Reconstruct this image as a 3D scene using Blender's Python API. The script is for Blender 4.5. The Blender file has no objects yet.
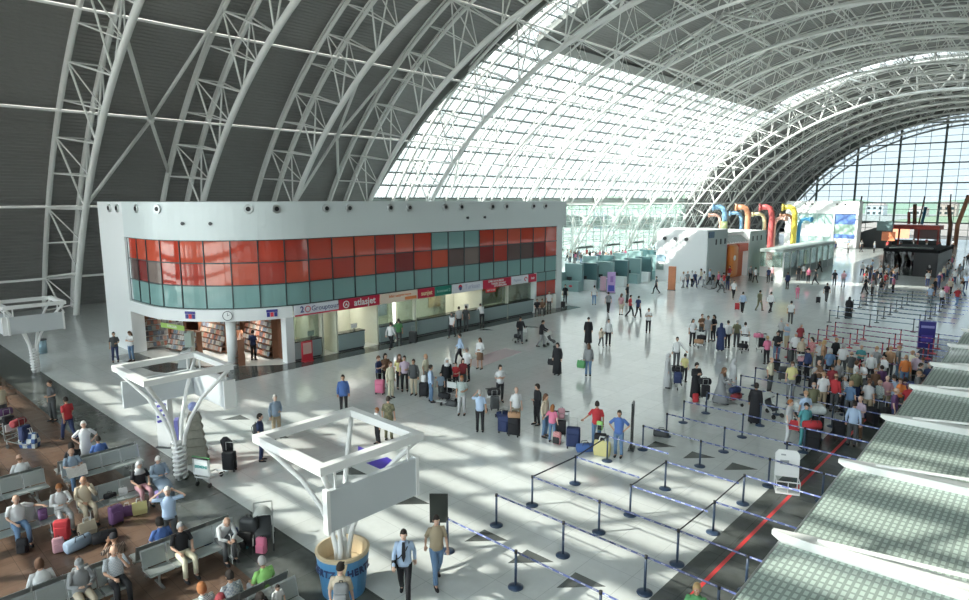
import bpy, math, random
from mathutils import Vector, Matrix
random.seed(7)
R=math.radians
SC=bpy.context.scene
COL=SC.collection
# ------------------------------------------------------------------ camera
F=640.0; CX=484.5; CY=300.0; H=9.2
TH=math.atan(100/F); YAW=R(42.7)
cam_d=bpy.data.cameras.new('camera'); cam=bpy.data.objects.new('camera',cam_d); COL.objects.link(cam)
cam.location=(0,0,H); cam.rotation_euler=(math.pi/2-TH,0,YAW)
cam_d.sensor_fit='HORIZONTAL'; cam_d.sensor_width=36; cam_d.lens=F/969*36; cam_d.clip_end=3000
SC.camera=cam
# ------------------------------------------------------------------ world, sun, exposure
w=bpy.data.worlds.new('world'); SC.world=w; w.use_nodes=True
nt=w.node_tree; nt.nodes.clear()
out=nt.nodes.new('ShaderNodeOutputWorld'); bg=nt.nodes.new('ShaderNodeBackground')
tc=nt.nodes.new('ShaderNodeTexCoord'); sp=nt.nodes.new('ShaderNodeSeparateXYZ'); rmp=nt.nodes.new('ShaderNodeValToRGB')
nt.links.new(tc.outputs['Generated'],sp.inputs[0]); nt.links.new(sp.outputs['Z'],rmp.inputs[0])
rmp.color_ramp.elements[0].position=0.0; rmp.color_ramp.elements[0].color=(0.80,0.86,0.90,1)
rmp.color_ramp.elements[1].position=0.6; rmp.color_ramp.elements[1].color=(0.86,0.95,1.0,1)
nt.links.new(rmp.outputs[0],bg.inputs[0]); bg.inputs[1].default_value=4.7
nt.links.new(bg.outputs[0],out.inputs[0])
sun_d=bpy.data.lights.new('sun','SUN'); sun_d.energy=13.0; sun_d.angle=R(0.53); sun_d.color=(1,0.96,0.88)
sun=bpy.data.objects.new('sun',sun_d); COL.objects.link(sun)
SUND=Vector((0.6*math.cos(R(38.5)),0.8*math.cos(R(38.5)),-math.sin(R(38.5))))
sun.rotation_euler=SUND.to_track_quat('-Z','Y').to_euler(); sun.location=(-60,-80,90)
vs=SC.view_settings; vs.view_transform='Standard'; vs.look='None'; vs.gamma=1; vs.use_curve_mapping=False; vs.exposure=0.55
SC.cycles.max_bounces=10; SC.cycles.transparent_max_bounces=24
SC.cycles.diffuse_bounces=5; SC.cycles.glossy_bounces=4

# ------------------------------------------------------------------ projection helper (floor position of things measured on the photo)
FH=Vector((-math.sin(YAW),math.cos(YAW),0)); RV=Vector((math.cos(YAW),math.sin(YAW),0)); UP=Vector((0,0,1))
FW=FH*math.cos(TH)-UP*math.sin(TH); UC=FH*math.sin(TH)+UP*math.cos(TH); CC=Vector((0,0,H))
def fl(u,v,z=0.0):
    d=FW*F+RV*(u-CX)-UC*(v-CY); t=(z-H)/d.z; p=CC+d*t
    return Vector((p.x,p.y,z))
def onx(u,v,x):
    d=FW*F+RV*(u-CX)-UC*(v-CY); return CC+d*(x/d.x)
def ony(u,v,y):
    d=FW*F+RV*(u-CX)-UC*(v-CY); return CC+d*(y/d.y)
def foot(vh): return (vh-38)/0.81      # foot row of a standing adult whose head is at row vh

# ------------------------------------------------------------------ materials
MATS={}
def mat(name,col,rough=0.6,metal=0.0,spec=0.5,bump=0,bscale=20,var=0,vscale=8,emit=None,es=1,coat=0):
    if name in MATS: return MATS[name]
    m=bpy.data.materials.new(name); m.use_nodes=True; n=m.node_tree; b=n.nodes['Principled BSDF']
    b.inputs['Base Color'].default_value=(*col,1); b.inputs['Roughness'].default_value=rough
    b.inputs['Metallic'].default_value=metal; b.inputs['Specular IOR Level'].default_value=spec
    if coat: b.inputs['Coat Weight'].default_value=coat
    if emit: b.inputs['Emission Color'].default_value=(*emit,1); b.inputs['Emission Strength'].default_value=es
    if var or bump:
        t=n.nodes.new('ShaderNodeTexCoord'); no=n.nodes.new('ShaderNodeTexNoise'); no.inputs['Scale'].default_value=vscale if var else bscale
        n.links.new(t.outputs['Object'],no.inputs['Vector'])
        if var:
            mx=n.nodes.new('ShaderNodeMix'); mx.data_type='RGBA'
            mx.inputs[6].default_value=(*[c*(1-var) for c in col],1); mx.inputs[7].default_value=(*[min(1,c*(1+var)) for c in col],1)
            n.links.new(no.outputs['Fac'],mx.inputs[0]); n.links.new(mx.outputs[2],b.inputs['Base Color'])
        if bump:
            bp=n.nodes.new('ShaderNodeBump'); bp.inputs['Strength'].default_value=bump
            n.links.new(no.outputs['Fac'],bp.inputs['Height']); n.links.new(bp.outputs[0],b.inputs['Normal'])
    MATS[name]=m; return m
def glass(name,tint,refl=0.08,rough=0.0,frost=0.0,frostcol=(1,1,1)):
    if name in MATS: return MATS[name]
    m=bpy.data.materials.new(name); m.use_nodes=True; n=m.node_tree; n.nodes.clear()
    o=n.nodes.new('ShaderNodeOutputMaterial'); tr=n.nodes.new('ShaderNodeBsdfTransparent'); tr.inputs[0].default_value=(*tint,1)
    gl=n.nodes.new('ShaderNodeBsdfGlossy'); gl.inputs['Roughness'].default_value=rough
    fr=n.nodes.new('ShaderNodeFresnel'); fr.inputs[0].default_value=1.45
    ad=n.nodes.new('ShaderNodeMath'); ad.operation='MULTIPLY_ADD'; ad.inputs[1].default_value=0.7; ad.inputs[2].default_value=refl*0.3
    n.links.new(fr.outputs[0],ad.inputs[0])
    mx=n.nodes.new('ShaderNodeMixShader'); n.links.new(ad.outputs[0],mx.inputs[0]); n.links.new(gl.outputs[0],mx.inputs[2])
    if frost:
        df=n.nodes.new('ShaderNodeBsdfDiffuse'); df.inputs[0].default_value=(*frostcol,1)
        m2=n.nodes.new('ShaderNodeMixShader'); m2.inputs[0].default_value=frost
        n.links.new(tr.outputs[0],m2.inputs[1]); n.links.new(df.outputs[0],m2.inputs[2]); n.links.new(m2.outputs[0],mx.inputs[1])
    else: n.links.new(tr.outputs[0],mx.inputs[1])
    n.links.new(mx.outputs[0],o.inputs[0]); MATS[name]=m; return m
def tiles(name,c1,c2,grout,size,rough,gw=0.006,vn=0.06,spec=0.5,bumpn=0.0):
    m=bpy.data.materials.new(name); m.use_nodes=True; n=m.node_tree; b=n.nodes['Principled BSDF']
    t=n.nodes.new('ShaderNodeTexCoord'); br=n.nodes.new('ShaderNodeTexBrick'); br.offset=0.0; br.squash=1.0
    br.inputs['Color1'].default_value=(*c1,1); br.inputs['Color2'].default_value=(*c2,1); br.inputs['Mortar'].default_value=(*grout,1)
    br.inputs['Scale'].default_value=1.0; br.inputs['Mortar Size'].default_value=gw; br.inputs['Brick Width'].default_value=size; br.inputs['Row Height'].default_value=size
    n.links.new(t.outputs['Object'],br.inputs['Vector'])
    no=n.nodes.new('ShaderNodeTexNoise'); no.inputs['Scale'].default_value=3.5; no.inputs['Detail'].default_value=6; n.links.new(t.outputs['Object'],no.inputs['Vector'])
    mx=n.nodes.new('ShaderNodeMix'); mx.data_type='RGBA'; mx.blend_type='MULTIPLY'; mx.inputs[0].default_value=1
    rp=n.nodes.new('ShaderNodeMapRange'); rp.inputs[1].default_value=0.3; rp.inputs[2].default_value=0.7; rp.inputs[3].default_value=1-vn; rp.inputs[4].default_value=1.0
    n.links.new(no.outputs['Fac'],rp.inputs[0]); n.links.new(br.outputs[0],mx.inputs[6]); n.links.new(rp.outputs[0],mx.inputs[7])
    n.links.new(mx.outputs[2],b.inputs['Base Color'])
    b.inputs['Roughness'].default_value=rough; b.inputs['Specular IOR Level'].default_value=spec
    MATS[name]=m; return m
WHITE=mat('white_paint',(0.80,0.81,0.80),0.45); STEEL=mat('truss_paint',(0.80,0.80,0.78),0.5)
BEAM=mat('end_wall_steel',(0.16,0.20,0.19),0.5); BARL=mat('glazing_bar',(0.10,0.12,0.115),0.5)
CLAD=mat('roof_cladding',(0.25,0.248,0.242),0.55,metal=0.0,var=0.08,vscale=0.4)
GLSKY=glass('skylight_glass',(0.60,0.635,0.625),0.08); GLS=glass('south_glass',(0.95,0.99,0.97),0.08)
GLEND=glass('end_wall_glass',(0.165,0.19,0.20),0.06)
GLLOW=glass('lower_facade_glass',(0.80,0.88,0.86),0.08,frost=0.22,frostcol=(0.8,0.92,0.88))
CHROME=mat('brushed_steel',(0.62,0.64,0.64),0.28,metal=0.9)
BLACK=mat('black_plastic',(0.018,0.018,0.02),0.45); DARK=mat('dark_grey',(0.06,0.065,0.07),0.5)
RUB=mat('wheel_rubber',(0.03,0.03,0.03),0.8); NAVYP=mat('navy_post',(0.035,0.06,0.11),0.35)
BELT=mat('blue_belt',(0.17,0.21,0.48),0.6); BELTW=mat('belt_print',(0.75,0.78,0.85),0.6); BELTD=mat('dark_belt',(0.03,0.035,0.05),0.6)
REDP=mat('red_paint',(0.55,0.03,0.05),0.45); PANEL=mat('building_panel',(0.68,0.735,0.735),0.32,var=0.02,vscale=0.5)
PANW=mat('panel_white',(0.80,0.82,0.82),0.38); TEALG=mat('teal_glass',(0.215,0.375,0.36),0.06,spec=0.8)
REDG=[mat('red_glass_%s'%n,c,0.05,spec=0.85) for n,c in (('a',(0.50,0.055,0.03)),('b',(0.42,0.05,0.035)),('c',(0.56,0.09,0.05)))]
BROWNG=mat('brown_glass',(0.13,0.085,0.08),0.05,spec=0.85)
FRAME=mat('window_frame_dark',(0.035,0.055,0.06),0.4)
# ------------------------------------------------------------------ mesh builder
class MB:
    def __init__(s): s.v=[]; s.f=[]; s.mi=[]; s.cur=0
    def add(s,vs,fs):
        o=len(s.v); s.v+= [tuple(v) for v in vs]; s.f+=[tuple(i+o for i in f) for f in fs]; s.mi+=[s.cur]*len(fs); return s
    def box(s,c,d,rz=0,rx=0,ry=0):
        hx,hy,hz=d[0]/2,d[1]/2,d[2]/2
        M=Matrix.Rotation(rz,3,'Z')@Matrix.Rotation(ry,3,'Y')@Matrix.Rotation(rx,3,'X')
        vs=[Vector(c)+M@Vector((x*hx,y*hy,z*hz)) for z in(-1,1) for x,y in((-1,-1),(1,-1),(1,1),(-1,1))]
        return s.add(vs,[(3,2,1,0),(4,5,6,7),(0,1,5,4),(1,2,6,5),(2,3,7,6),(3,0,4,7)])
    def b2(s,x0,x1,y0,y1,z0,z1): return s.box(((x0+x1)/2,(y0+y1)/2,(z0+z1)/2),(abs(x1-x0),abs(y1-y0),abs(z1-z0)))
    def loft(s,rings,cap=True,closed=True):
        n=len(rings[0]); vs=[p for r in rings for p in r]; fs=[]
        for i in range(len(rings)-1):
            for j in range(n if closed else n-1):
                k=(j+1)%n; fs.append((i*n+j,i*n+k,(i+1)*n+k,(i+1)*n+j))
        if cap: fs.append(tuple(range(n-1,-1,-1))); fs.append(tuple(range((len(rings)-1)*n,len(rings)*n)))
        return s.add(vs,fs)
    def tube(s,pts,rad,n=8,xref=None,cap=True):
        pts=[Vector(p) for p in pts]; rings=[]; m=len(pts)
        if not isinstance(rad,(list,tuple)): rad=[rad]*m
        pr=None
        for i,p in enumerate(pts):
            d=(pts[min(i+1,m-1)]-pts[max(i-1,0)])
            if d.length<1e-9: d=Vector((0,0,1))
            d.normalize()
            if xref is not None: x=Vector(xref)-d*d.dot(Vector(xref))
            elif pr is not None: x=pr-d*d.dot(pr)
            else:
                a=Vector((0,0,1)) if abs(d.z)<0.9 else Vector((1,0,0)); x=a.cross(d)
            x.normalize(); pr=x; y=d.cross(x); r=rad[i]; rx,ry=(r if isinstance(r,(tuple,list)) else (r,r))
            rings.append([p+x*(rx*math.cos(2*math.pi*k/n))+y*(ry*math.sin(2*math.pi*k/n)) for k in range(n)])
        return s.loft(rings,cap)
    def cyl(s,c,r,h,n=16,r2=None): return s.tube([c,(c[0],c[1],c[2]+h)],[r,r if r2 is None else r2],n,xref=(1,0,0))
    def sph(s,c,r,n=10,m=6,M=None):
        rx,ry,rz=(r if isinstance(r,(tuple,list)) else (r,r,r)); rings=[]
        for i in range(m+1):
            t=math.pi*i/m; zz=-math.cos(t); rr=max(math.sin(t),0.02)
            ring=[Vector((rx*rr*math.cos(2*math.pi*k/n),ry*rr*math.sin(2*math.pi*k/n),rz*zz)) for k in range(n)]
            if M is not None: ring=[M@p for p in ring]
            rings.append([Vector(c)+p for p in ring])
        return s.loft(rings)
    def rbox(s,c,d,r=0.03,rz=0,n=3,tilt=0):
        hx,hy,hz=d[0]/2,d[1]/2,d[2]/2; r=min(r,hx*.95,hy*.95,hz*.95)
        M=Matrix.Rotation(rz,3,'Z')@Matrix.Rotation(tilt,3,'X')
        def ring(ins,z):
            rr=max(r-ins,0.001) ; o=[]
            for (sx,sy,a0) in ((1,1,0),(-1,1,90),(-1,-1,180),(1,-1,270)):
                for k in range(n+1):
                    a=R(a0+90*k/n); o.append(Vector(c)+M@Vector((sx*(hx-r)+rr*math.cos(a),sy*(hy-r)+rr*math.sin(a),z)))
            return o
        rs=[]
        for k in range(3): a=R(90*k/2); rs.append(ring(r*(1-math.sin(a)),-hz+r*(1-math.cos(a))))
        for k in range(3): a=R(90-90*k/2); rs.append(ring(r*(1-math.sin(a)),hz-r*(1-math.cos(a))))
        return s.loft(rs)
    def poly(s,pts,t=None):
        n=len(pts); pts=[Vector(p) for p in pts]
        if not t: return s.add(pts,[tuple(range(n))])
        t=Vector(t); s.add(pts+[p+t for p in pts],[tuple(range(n-1,-1,-1)),tuple(range(n,2*n))]+[(i,(i+1)%n,n+(i+1)%n,n+i) for i in range(n)]); return s
    def mesh(s,name,mats,smooth=False):
        me=bpy.data.meshes.new(name); me.from_pydata(s.v,[],s.f)
        if not isinstance(mats,(list,tuple)): mats=[mats]
        for m in mats: me.materials.append(m)
        if len(mats)>1: me.polygons.foreach_set('material_index',s.mi)
        if smooth: me.polygons.foreach_set('use_smooth',[len(f)<=4 for f in s.f])
        me.update(); return me
    def build(s,name,mats,parent=None,smooth=False):
        o=bpy.data.objects.new(name,s.mesh(name,mats,smooth)); COL.objects.link(o)
        if parent: o.parent=parent
        return o
def tag(o,label=None,cat=None,group=None,kind=None):
    if label: o['label']=label
    if cat: o['category']=cat
    if group: o['group']=group
    if kind: o['kind']=kind
    return o
def empty(name,loc,rz=0,label=None,cat=None,group=None,kind=None):
    o=bpy.data.objects.new(name,None); COL.objects.link(o); o.location=loc; o.rotation_euler=(0,0,rz); o.empty_display_size=0.3
    return tag(o,label,cat,group,kind)
def struct(o): o['kind']='structure'; return o
def copy_tree(o,parent=None):
    c=o.copy(); COL.objects.link(c)
    if parent: c.parent=parent
    for ch in KIDS.get(o.name,[]) or [x for x in o.children]: copy_tree(ch,c)
    return c
KIDS={}
def place(o,loc,rz,label,group=None,scale=None):
    o.location=loc; o.rotation_euler=(0,0,rz); o['label']=label
    if group: o['group']=group
    elif 'group' in o: del o['group']
    if scale: o.scale=(scale,)*3
    return o
class Proto:
    """first placement uses the thing itself, later ones copy it with its parts"""
    def __init__(s,fn): s.fn=fn; s.root=None
    def __call__(s,loc,rz,label,group=None,scale=None,mats=None):
        if s.root is None: s.root=s.fn(); o=s.root
        else: o=copy_tree(s.root)
        place(o,loc,rz,label,group,scale)
        o.scale=(scale or 1,)*3
        for ch in o.children:
            if ch.material_slots and ch.material_slots[0].link=='OBJECT' and not (mats and ch.name.split('.')[0] in mats): ch.material_slots[0].link='DATA'
        if mats:
            for ch in o.children:
                k=ch.name.split('.')[0]
                if k in mats:
                    ch.material_slots[0].link='OBJECT'; ch.material_slots[0].material=mats[k]
        return o
def text_mesh(txt,size,mt,name='lettering',parent=None,bold=0.0,ext=0.004,align='CENTER'):
    c=bpy.data.curves.new('t','FONT'); c.body=txt; c.size=size; c.extrude=ext; c.offset=bold; c.align_x=align; c.align_y='CENTER'; c.resolution_u=2
    o=bpy.data.objects.new('t',c); COL.objects.link(o)
    dg=bpy.context.evaluated_depsgraph_get(); me=bpy.data.meshes.new_from_object(o.evaluated_get(dg)); me.name=name
    bpy.data.objects.remove(o); bpy.data.curves.remove(c)
    me.materials.clear(); me.materials.append(mt)
    o=bpy.data.objects.new(name,me); COL.objects.link(o)
    if parent: o.parent=parent
    return o

# ================================================================== SETTING
VC=(-18.5,-17.8); RI=44.2; RO=48.7; RC=49.2     # vault centre and radii
def vp(r,a,y): return Vector((VC[0]+r*math.cos(R(a)),y,VC[1]+r*math.sin(R(a))))
A0=158.7; A1=21.3
Y0=-10.0; Y1=186.0; SK0=49.3; SK1=126.2; TOPA=118.9     # skylight band between SK0 and SK1, below angle TOPA... 
LOWA=146.2                                               # top of the lower glass facade (z about 9)
# ---- floor
FLW=tiles('floor_tile_white',(0.66,0.69,0.675),(0.70,0.73,0.715),(0.50,0.53,0.52),1.2,0.13,0.008,0.07,0.6)
FLD=tiles('floor_tile_dark',(0.10,0.112,0.105),(0.125,0.135,0.128),(0.05,0.055,0.05),1.2,0.13,0.006,0.25,0.5)
FLB=tiles('floor_tile_brown',(0.155,0.098,0.07),(0.185,0.118,0.085),(0.09,0.06,0.045),0.6,0.25,0.006,0.2,0.4)
def slab(name,x0,x1,y0,y1,z,m,t=0.3):
    b=MB(); b.b2(x0,x1,y0,y1,z-t,z); return struct(b.build(name,m))
slab('floor_white',-66,-6.45,8.45,Y1,0,FLW)
slab('floor_band',-66,-6.45,6.75,8.45,0,FLD)
slab('floor_seating',-66,-6.45,-14,6.75,0,FLB)
slab('floor_checkin_lane',-6.45,-3.3,-14,52,0,FLD)
slab('floor_east',-3.3,30,-14,52,0,FLW)
slab('floor_east_far',-6.45,30,52,Y1,0,FLW)
b=MB(); b.b2(-32.3,-31.0,14.0,46,0,0.006); struct(b.build('floor_shopfront_strip',FLD))
b=MB(); b.poly([(-41.5,13.6,0),(-41.5,12.2,0),(-36,12.6,0),(-33.2,14,0),(-31.0,16.2,0),(-31.0,18,0),(-32.3,18,0),(-33.5,16.5,0),(-35.5,14.8,0),(-38,13.7,0)],(0,0,0.007)); struct(b.build('floor_shop_apron',FLD))
# floor inlays
TRI=mat('inlay_granite',(0.10,0.11,0.105),0.15)
tri_x=[(-25.4,11.95),(-22.3,11.95),(-17.3,11.95),(-14.15,11.95),(-11.0,11.95),(-9.45,11.95),(-7.9,11.95),(-10.7,21.35),(-9.2,21.35),(-7.7,21.35),(-25.4,21.35),(-22.3,21.35),(-30.4,33),(-28.6,36)]
for k,(x,y) in enumerate(tri_x):
    b=MB(); b.poly([(x-0.40,y-0.40,0),(x+0.44,y+0.44,0),(x-0.44,y+0.44,0)],(0,0,0.006)); struct(b.build('floor_inlay_%d'%(k+1),TRI))
b=MB(); b.b2(-5.84,-5.74,10.5,33,0,0.005); tag(b.build('floor_line',mat('red_line',(0.75,0.06,0.06),0.4)),'thin red waiting line on the dark check-in lane floor','floor marking')
b=MB(); p=[fl(366,463),fl(387,457),fl(403,467),fl(387,472)]; b.poly(p,(0,0,0.006)); tag(b.build('floor_sticker',mat('sticker_violet',(0.09,0.06,0.52),0.35)),'violet diamond sticker on the white floor seen through the nearest square frame','floor sticker')
b=MB(); b.poly([fl(358,446),fl(365,449),fl(358,451)],(0,0,0.006)); b.build('floor_sticker',MATS['sticker_violet']); tag(bpy.context.scene.objects['floor_sticker.001'],'tiny violet triangle sticker on the floor next to the violet diamond','floor sticker')
b=MB(); b.poly([fl(148,494),fl(167,486),fl(175,492),fl(160,500)],(0,0,0.006)); tag(b.build('floor_sticker',mat('sticker_lilac',(0.35,0.28,0.65),0.4)),'lilac advertising sticker on the dark band by the coiled trunk','floor sticker')
b=MB(); b.poly([fl(465,362),fl(505,348),fl(522,352),fl(478,368)],(0,0,0.005)); tag(b.build('floor_sticker',mat('sticker_pale',(0.66,0.55,0.56),0.3)),'faded pinkish sticker on the floor by the woman in the white blouse','floor sticker')
# ---- roof cladding: corrugated sheet, one fold per 0.3 m
def edge(a): return SK0-4.3*min(1,max(0,(a-TOPA)/(LOWA-TOPA)))
def cladding(name,y0,y1,a0,a1,m=CLAD,r=RC,depth=0.045):
    fy=(lambda a:edge(a)) if y1==SK0 else (lambda a:y1)
    n=max(2,int(abs(a1-a0)*math.pi/180*r/0.30)); b=MB(); pts=[]
    for i in range(n):
        for f,dr in ((0,0),(0.5,0),(0.62,depth),(0.88,depth)):
            a=a0+(a1-a0)*(i+f)/n; pts.append((r+dr,a))
    pts.append((r,a1))
    b.loft([[vp(q,a,y0) for q,a in pts],[vp(q,a,fy(a)) for q,a in pts]],cap=False,closed=False)
    b.loft([[vp(r+0.35,a0+(a1-a0)*i/60,y0) for i in range(61)],[vp(r+0.35,a0+(a1-a0)*i/60,fy(a0+(a1-a0)*i/60)) for i in range(61)]],cap=False,closed=False)
    return struct(b.build(name,m))
STRIP0=53.6; STRIP1=121.4
cladding('roof_south',Y0,SK0,A0+1.6,A1-1.6)
cladding('roof_crown',STRIP0,STRIP1,TOPA,A1)
cladding('roof_north',SK1,Y1,A0+1.6,A1-1.6)
# dark edge beams round the glazing
def arc_bar(b,y0,y1,a0,a1,r0,r1,step=2.0):
    n=max(2,int(abs(a1-a0)/step)); rings=[]
    for i in range(n+1):
        a=a0+(a1-a0)*i/n
        rings.append([vp(r0,a,y0),vp(r1,a,y0),vp(r1,a,y1),vp(r0,a,y1)])
    b.loft(rings)
EDGE=mat('gutter_grey',(0.20,0.21,0.20),0.5)
b=MB(); rings=[]
for i in range(90):
    a=A0+(A1-A0)*i/89; e=edge(a); rings.append([vp(48.6,a,e-.2),vp(49.3,a,e-.2),vp(49.3,a,e+.15),vp(48.6,a,e+.15)])
b.loft(rings); struct(b.build('trim_1',EDGE))
b=MB(); arc_bar(b,STRIP0-0.1,STRIP0+0.5,TOPA,A1,48.8,49.3); struct(b.build('trim_2',EDGE))
b=MB(); arc_bar(b,SK1-0.1,SK1+0.3,A0,A1,48.6,49.3); struct(b.build('trim_3',EDGE))
def long_bar(b,y0,y1,a,r,w,h):   # bar along y at vault angle a
    c=vp(r,a,(y0+y1)/2); b.box(c,(h,y1-y0,w),ry=-R(a))
b=MB(); long_bar(b,STRIP0,STRIP1,TOPA,48.9,1.2,0.35); struct(b.build('trim_4',EDGE))
# skylight glass and its bars
def arc_glass(name,y0,y1,a0,a1,m=GLSKY,r=49.05):
    b=MB(); n=max(2,int(abs(a1-a0)/1.5))
    b.loft([[vp(r,a0+(a1-a0)*i/n,edge(a0+(a1-a0)*i/n) if y0==SK0 else y0) for i in range(n+1)],[vp(r,a0+(a1-a0)*i/n,y1) for i in range(n+1)]],cap=False,closed=False)
    return struct(b.build(name,m))
arc_glass('window_1',SK0,SK1,LOWA,TOPA); arc_glass('window_2',SK0,STRIP0,TOPA,A1); arc_glass('window_3',STRIP1,SK1,TOPA,A1)
b=MB()
a=LOWA
while a>TOPA: long_bar(b,edge(a),SK1,a,48.93,0.15,0.16); a-=2.05
arc_bar(b,SK0-2.1,SK0-2.0,LOWA,133,48.88,48.99)
y=SK0+0.03
while y<SK1: arc_bar(b,y-0.05,y+0.05,LOWA,TOPA,48.84,48.99); y+=2.1375
for (s0,s1) in ((SK0,STRIP0),(STRIP1,SK1)):
    a=TOPA
    while a>A1: long_bar(b,s0,s1,a,48.93,0.07,0.12); a-=2.05
    arc_bar(b,(s0+s1)/2-0.03,(s0+s1)/2+0.03,TOPA,A1,48.88,48.99)
struct(b.build('window_1_glazing_bars',BARL))
# lower facade below the skylight: grey spandrel, then glass down to the floor
b=MB(); b.loft([[vp(49.0,LOWA+d,y) for d in (0,0.9,1.7)] for y in (SK0-4.3,SK1)],cap=False,closed=False)
struct(b.build('wall_west_spandrel',mat('spandrel_grey',(0.42,0.47,0.45),0.4)))
xf=vp(49.0,LOWA+1.7,0)
b=MB(); b.b2(xf.x-0.02,xf.x+0.0,SK0-4.3,SK1,0,xf.z); struct(b.build('window_4',GLLOW))
b=MB()
y=SK0
while y<SK1+0.1: b.b2(xf.x,xf.x+0.10,y-0.05,y+0.05,0,xf.z); y+=2.1375
for z in (0.1,1.3,2.6,3.9,5.2,6.5,7.7): b.b2(xf.x,xf.x+0.08,SK0,SK1,z-0.04,z+0.04)
struct(b.build('window_4_glazing_bars',mat('facade_bar',(0.45,0.50,0.49),0.5)))
b=MB()
y=SK0+3
while y<SK1-6: b.b2(xf.x+0.3,xf.x+0.7,y,y+4.6,1.35,1.65); y+=8.55
struct(b.build('trim_5',mat('dark_rail',(0.07,0.08,0.08),0.5)))
# mezzanine gallery rail behind the desks on the west side
def gable(name,y,side,glassm,barm,n):
    # arched glass wall: cells clipped by the vault
    def top(x):
        d=(RC)**2-(x-VC[0])**2
        return VC[1]+math.sqrt(max(d,0))
    g=MB(); xs=[VC[0]-46+0.8*i for i in range(int(92/0.8)+1)]
    ring=[(x,y,0) for x in xs]; rt=[(x,y,max(top(x),0.01)) for x in xs]
    g.loft([ring,rt],cap=False,closed=False); struct(g.build('window_%d'%n,glassm))
    f=MB()
    k=0; x=-24.75-9*4-3*2
    while x<28:
        t=top(x); maj=(round((x+24.75)/3.0)%3==0)
        wd,dp=(0.42 if side>0 else 0.62,0.55) if maj else (0.10 if side>0 else .26,0.16)
        if t>0.5: f.b2(x-wd/2,x+wd/2,y-dp*(side>0)-(0.0),y+dp*(side<0),0,t-0.1)
        x+=3.0
    k=0; z=1.0
    zs=[]
    zb=22.5
    for i in range(-14,6):
        z=zb+1.555*i
        if z<0.3 or z>31: continue
        maj=(i%3==0); wd,dp=(0.30 if side>0 else .60,0.4) if maj else (0.10 if side>0 else .30,0.14)
        hx=math.sqrt(max(RC**2-(z-VC[1])**2,0.01))-0.15
        f.b2(VC[0]-hx,VC[0]+hx,y-dp*(side>0),y+dp*(side<0),z-wd/2,z+wd/2)
    struct(f.build('window_%d_frame'%n,barm))
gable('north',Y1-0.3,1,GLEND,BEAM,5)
gable('south',Y0+0.2,-1,GLS,BEAM,6)
b=MB(); b.b2(-45.8,-40.6,Y0-0.2,Y0+0.1,2,17.6); struct(b.build('added_sun_blocker',mat('sun_blocker_grey',(0.3,0.32,0.32),0.6)))  # unseen panel, added to cast the dark patch on the brown floor
b=MB(); arc_bar(b,Y1-1.0,Y1-0.2,A0,A1,46.6,49.2); struct(b.build('trim_6',EDGE))
# ---- roof trusses
def truss_mesh(q=1.0):
    ch=MB(); ch.tube([vp(RI,A0-2+(A1-A0+4)*i/110,0) for i in range(111)],0.24*q,8)
    inner=ch.mesh('inner_chord',STEEL,True)
    w=1.05
    oc=[]
    for s in (-1,1):
        m=MB(); m.tube([vp(RO,A0+(A1-A0)*i/90,s*w) for i in range(91)],0.17*q,7)
        oc.append(m.mesh('outer_chord',STEEL,True))
    rb=[]
    for s in (-1,1):
        m=MB(); m.tube([vp(RO+0.42,A0+(A1-A0)*i/90,s*w*1.0+0.0) for i in range(91)],0.10*q,5); rb.append(m.mesh('purlin_rail',STEEL,True))
    web=MB(); N=36
    for i in range(N):
        a=A0+(A1-A0)*i/N; b_=A0+(A1-A0)*(i+1)/N; am=(a+b_)/2
        for s in (-1,1):
            if i%2==0:
                web.tube([vp(RI,a,0),vp(RO,b_,s*w)],0.075*q,5)
            else:
                web.tube([vp(RO,a,s*w),vp(RI,b_,0)],0.075*q,5)
            if i%2==0: web.tube([vp(RO,b_,s*w),vp(RI,b_,0)],0.055*q,5)
            if i%2==0: web.tube([vp(RI,b_,0),vp(RO,a,s*w)],0.055*q,5)
        web.tube([vp(RO,a,-w),vp(RO,a,w)],0.06,5)
    web=web.mesh('web_bracing',STEEL,False)
    return inner,oc,rb,web
TM=truss_mesh(); TM2=truss_mesh(0.7)
TY=[15.1+8.55*k for k in range(-2,21)]
ordn=['first','second','third','fourth','fifth','sixth','seventh','eighth','ninth','tenth','eleventh','twelfth','thirteenth','fourteenth','fifteenth','sixteenth','seventeenth','eighteenth','nineteenth','twentieth','last','outermost']
for k,y in enumerate(TY):
    if k==0: lb='light grey arched roof truss behind the viewpoint, nearest the south glass wall'
    elif k==1: lb='light grey arched roof truss beside the viewpoint, just south of the leftmost visible one'
    elif k==2: lb='leftmost light grey arched roof truss, rising left of the white shop building'
    elif y<SK0+1: lb='light grey arched roof truss on the dark cladding, %s counted from the leftmost'%ordn[k-2]
    elif y<SK1: lb='light grey arched roof truss crossing the bright skylight, %s counted from the left'%ordn[k-2]
    else: lb='light grey arched roof truss beyond the skylight, %s counted from the leftmost in view'%ordn[k-2]
    r=empty('roof_truss',(0,y,0),0,lb,'roof truss','arched roof trusses of the hall')
    T_=TM2 if SK0+1<y<SK1-2 else TM
    for me in (T_[0],*T_[1],*T_[2],T_[3]):
        o=bpy.data.objects.new(me.name,me); COL.objects.link(o); o.parent=r
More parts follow.
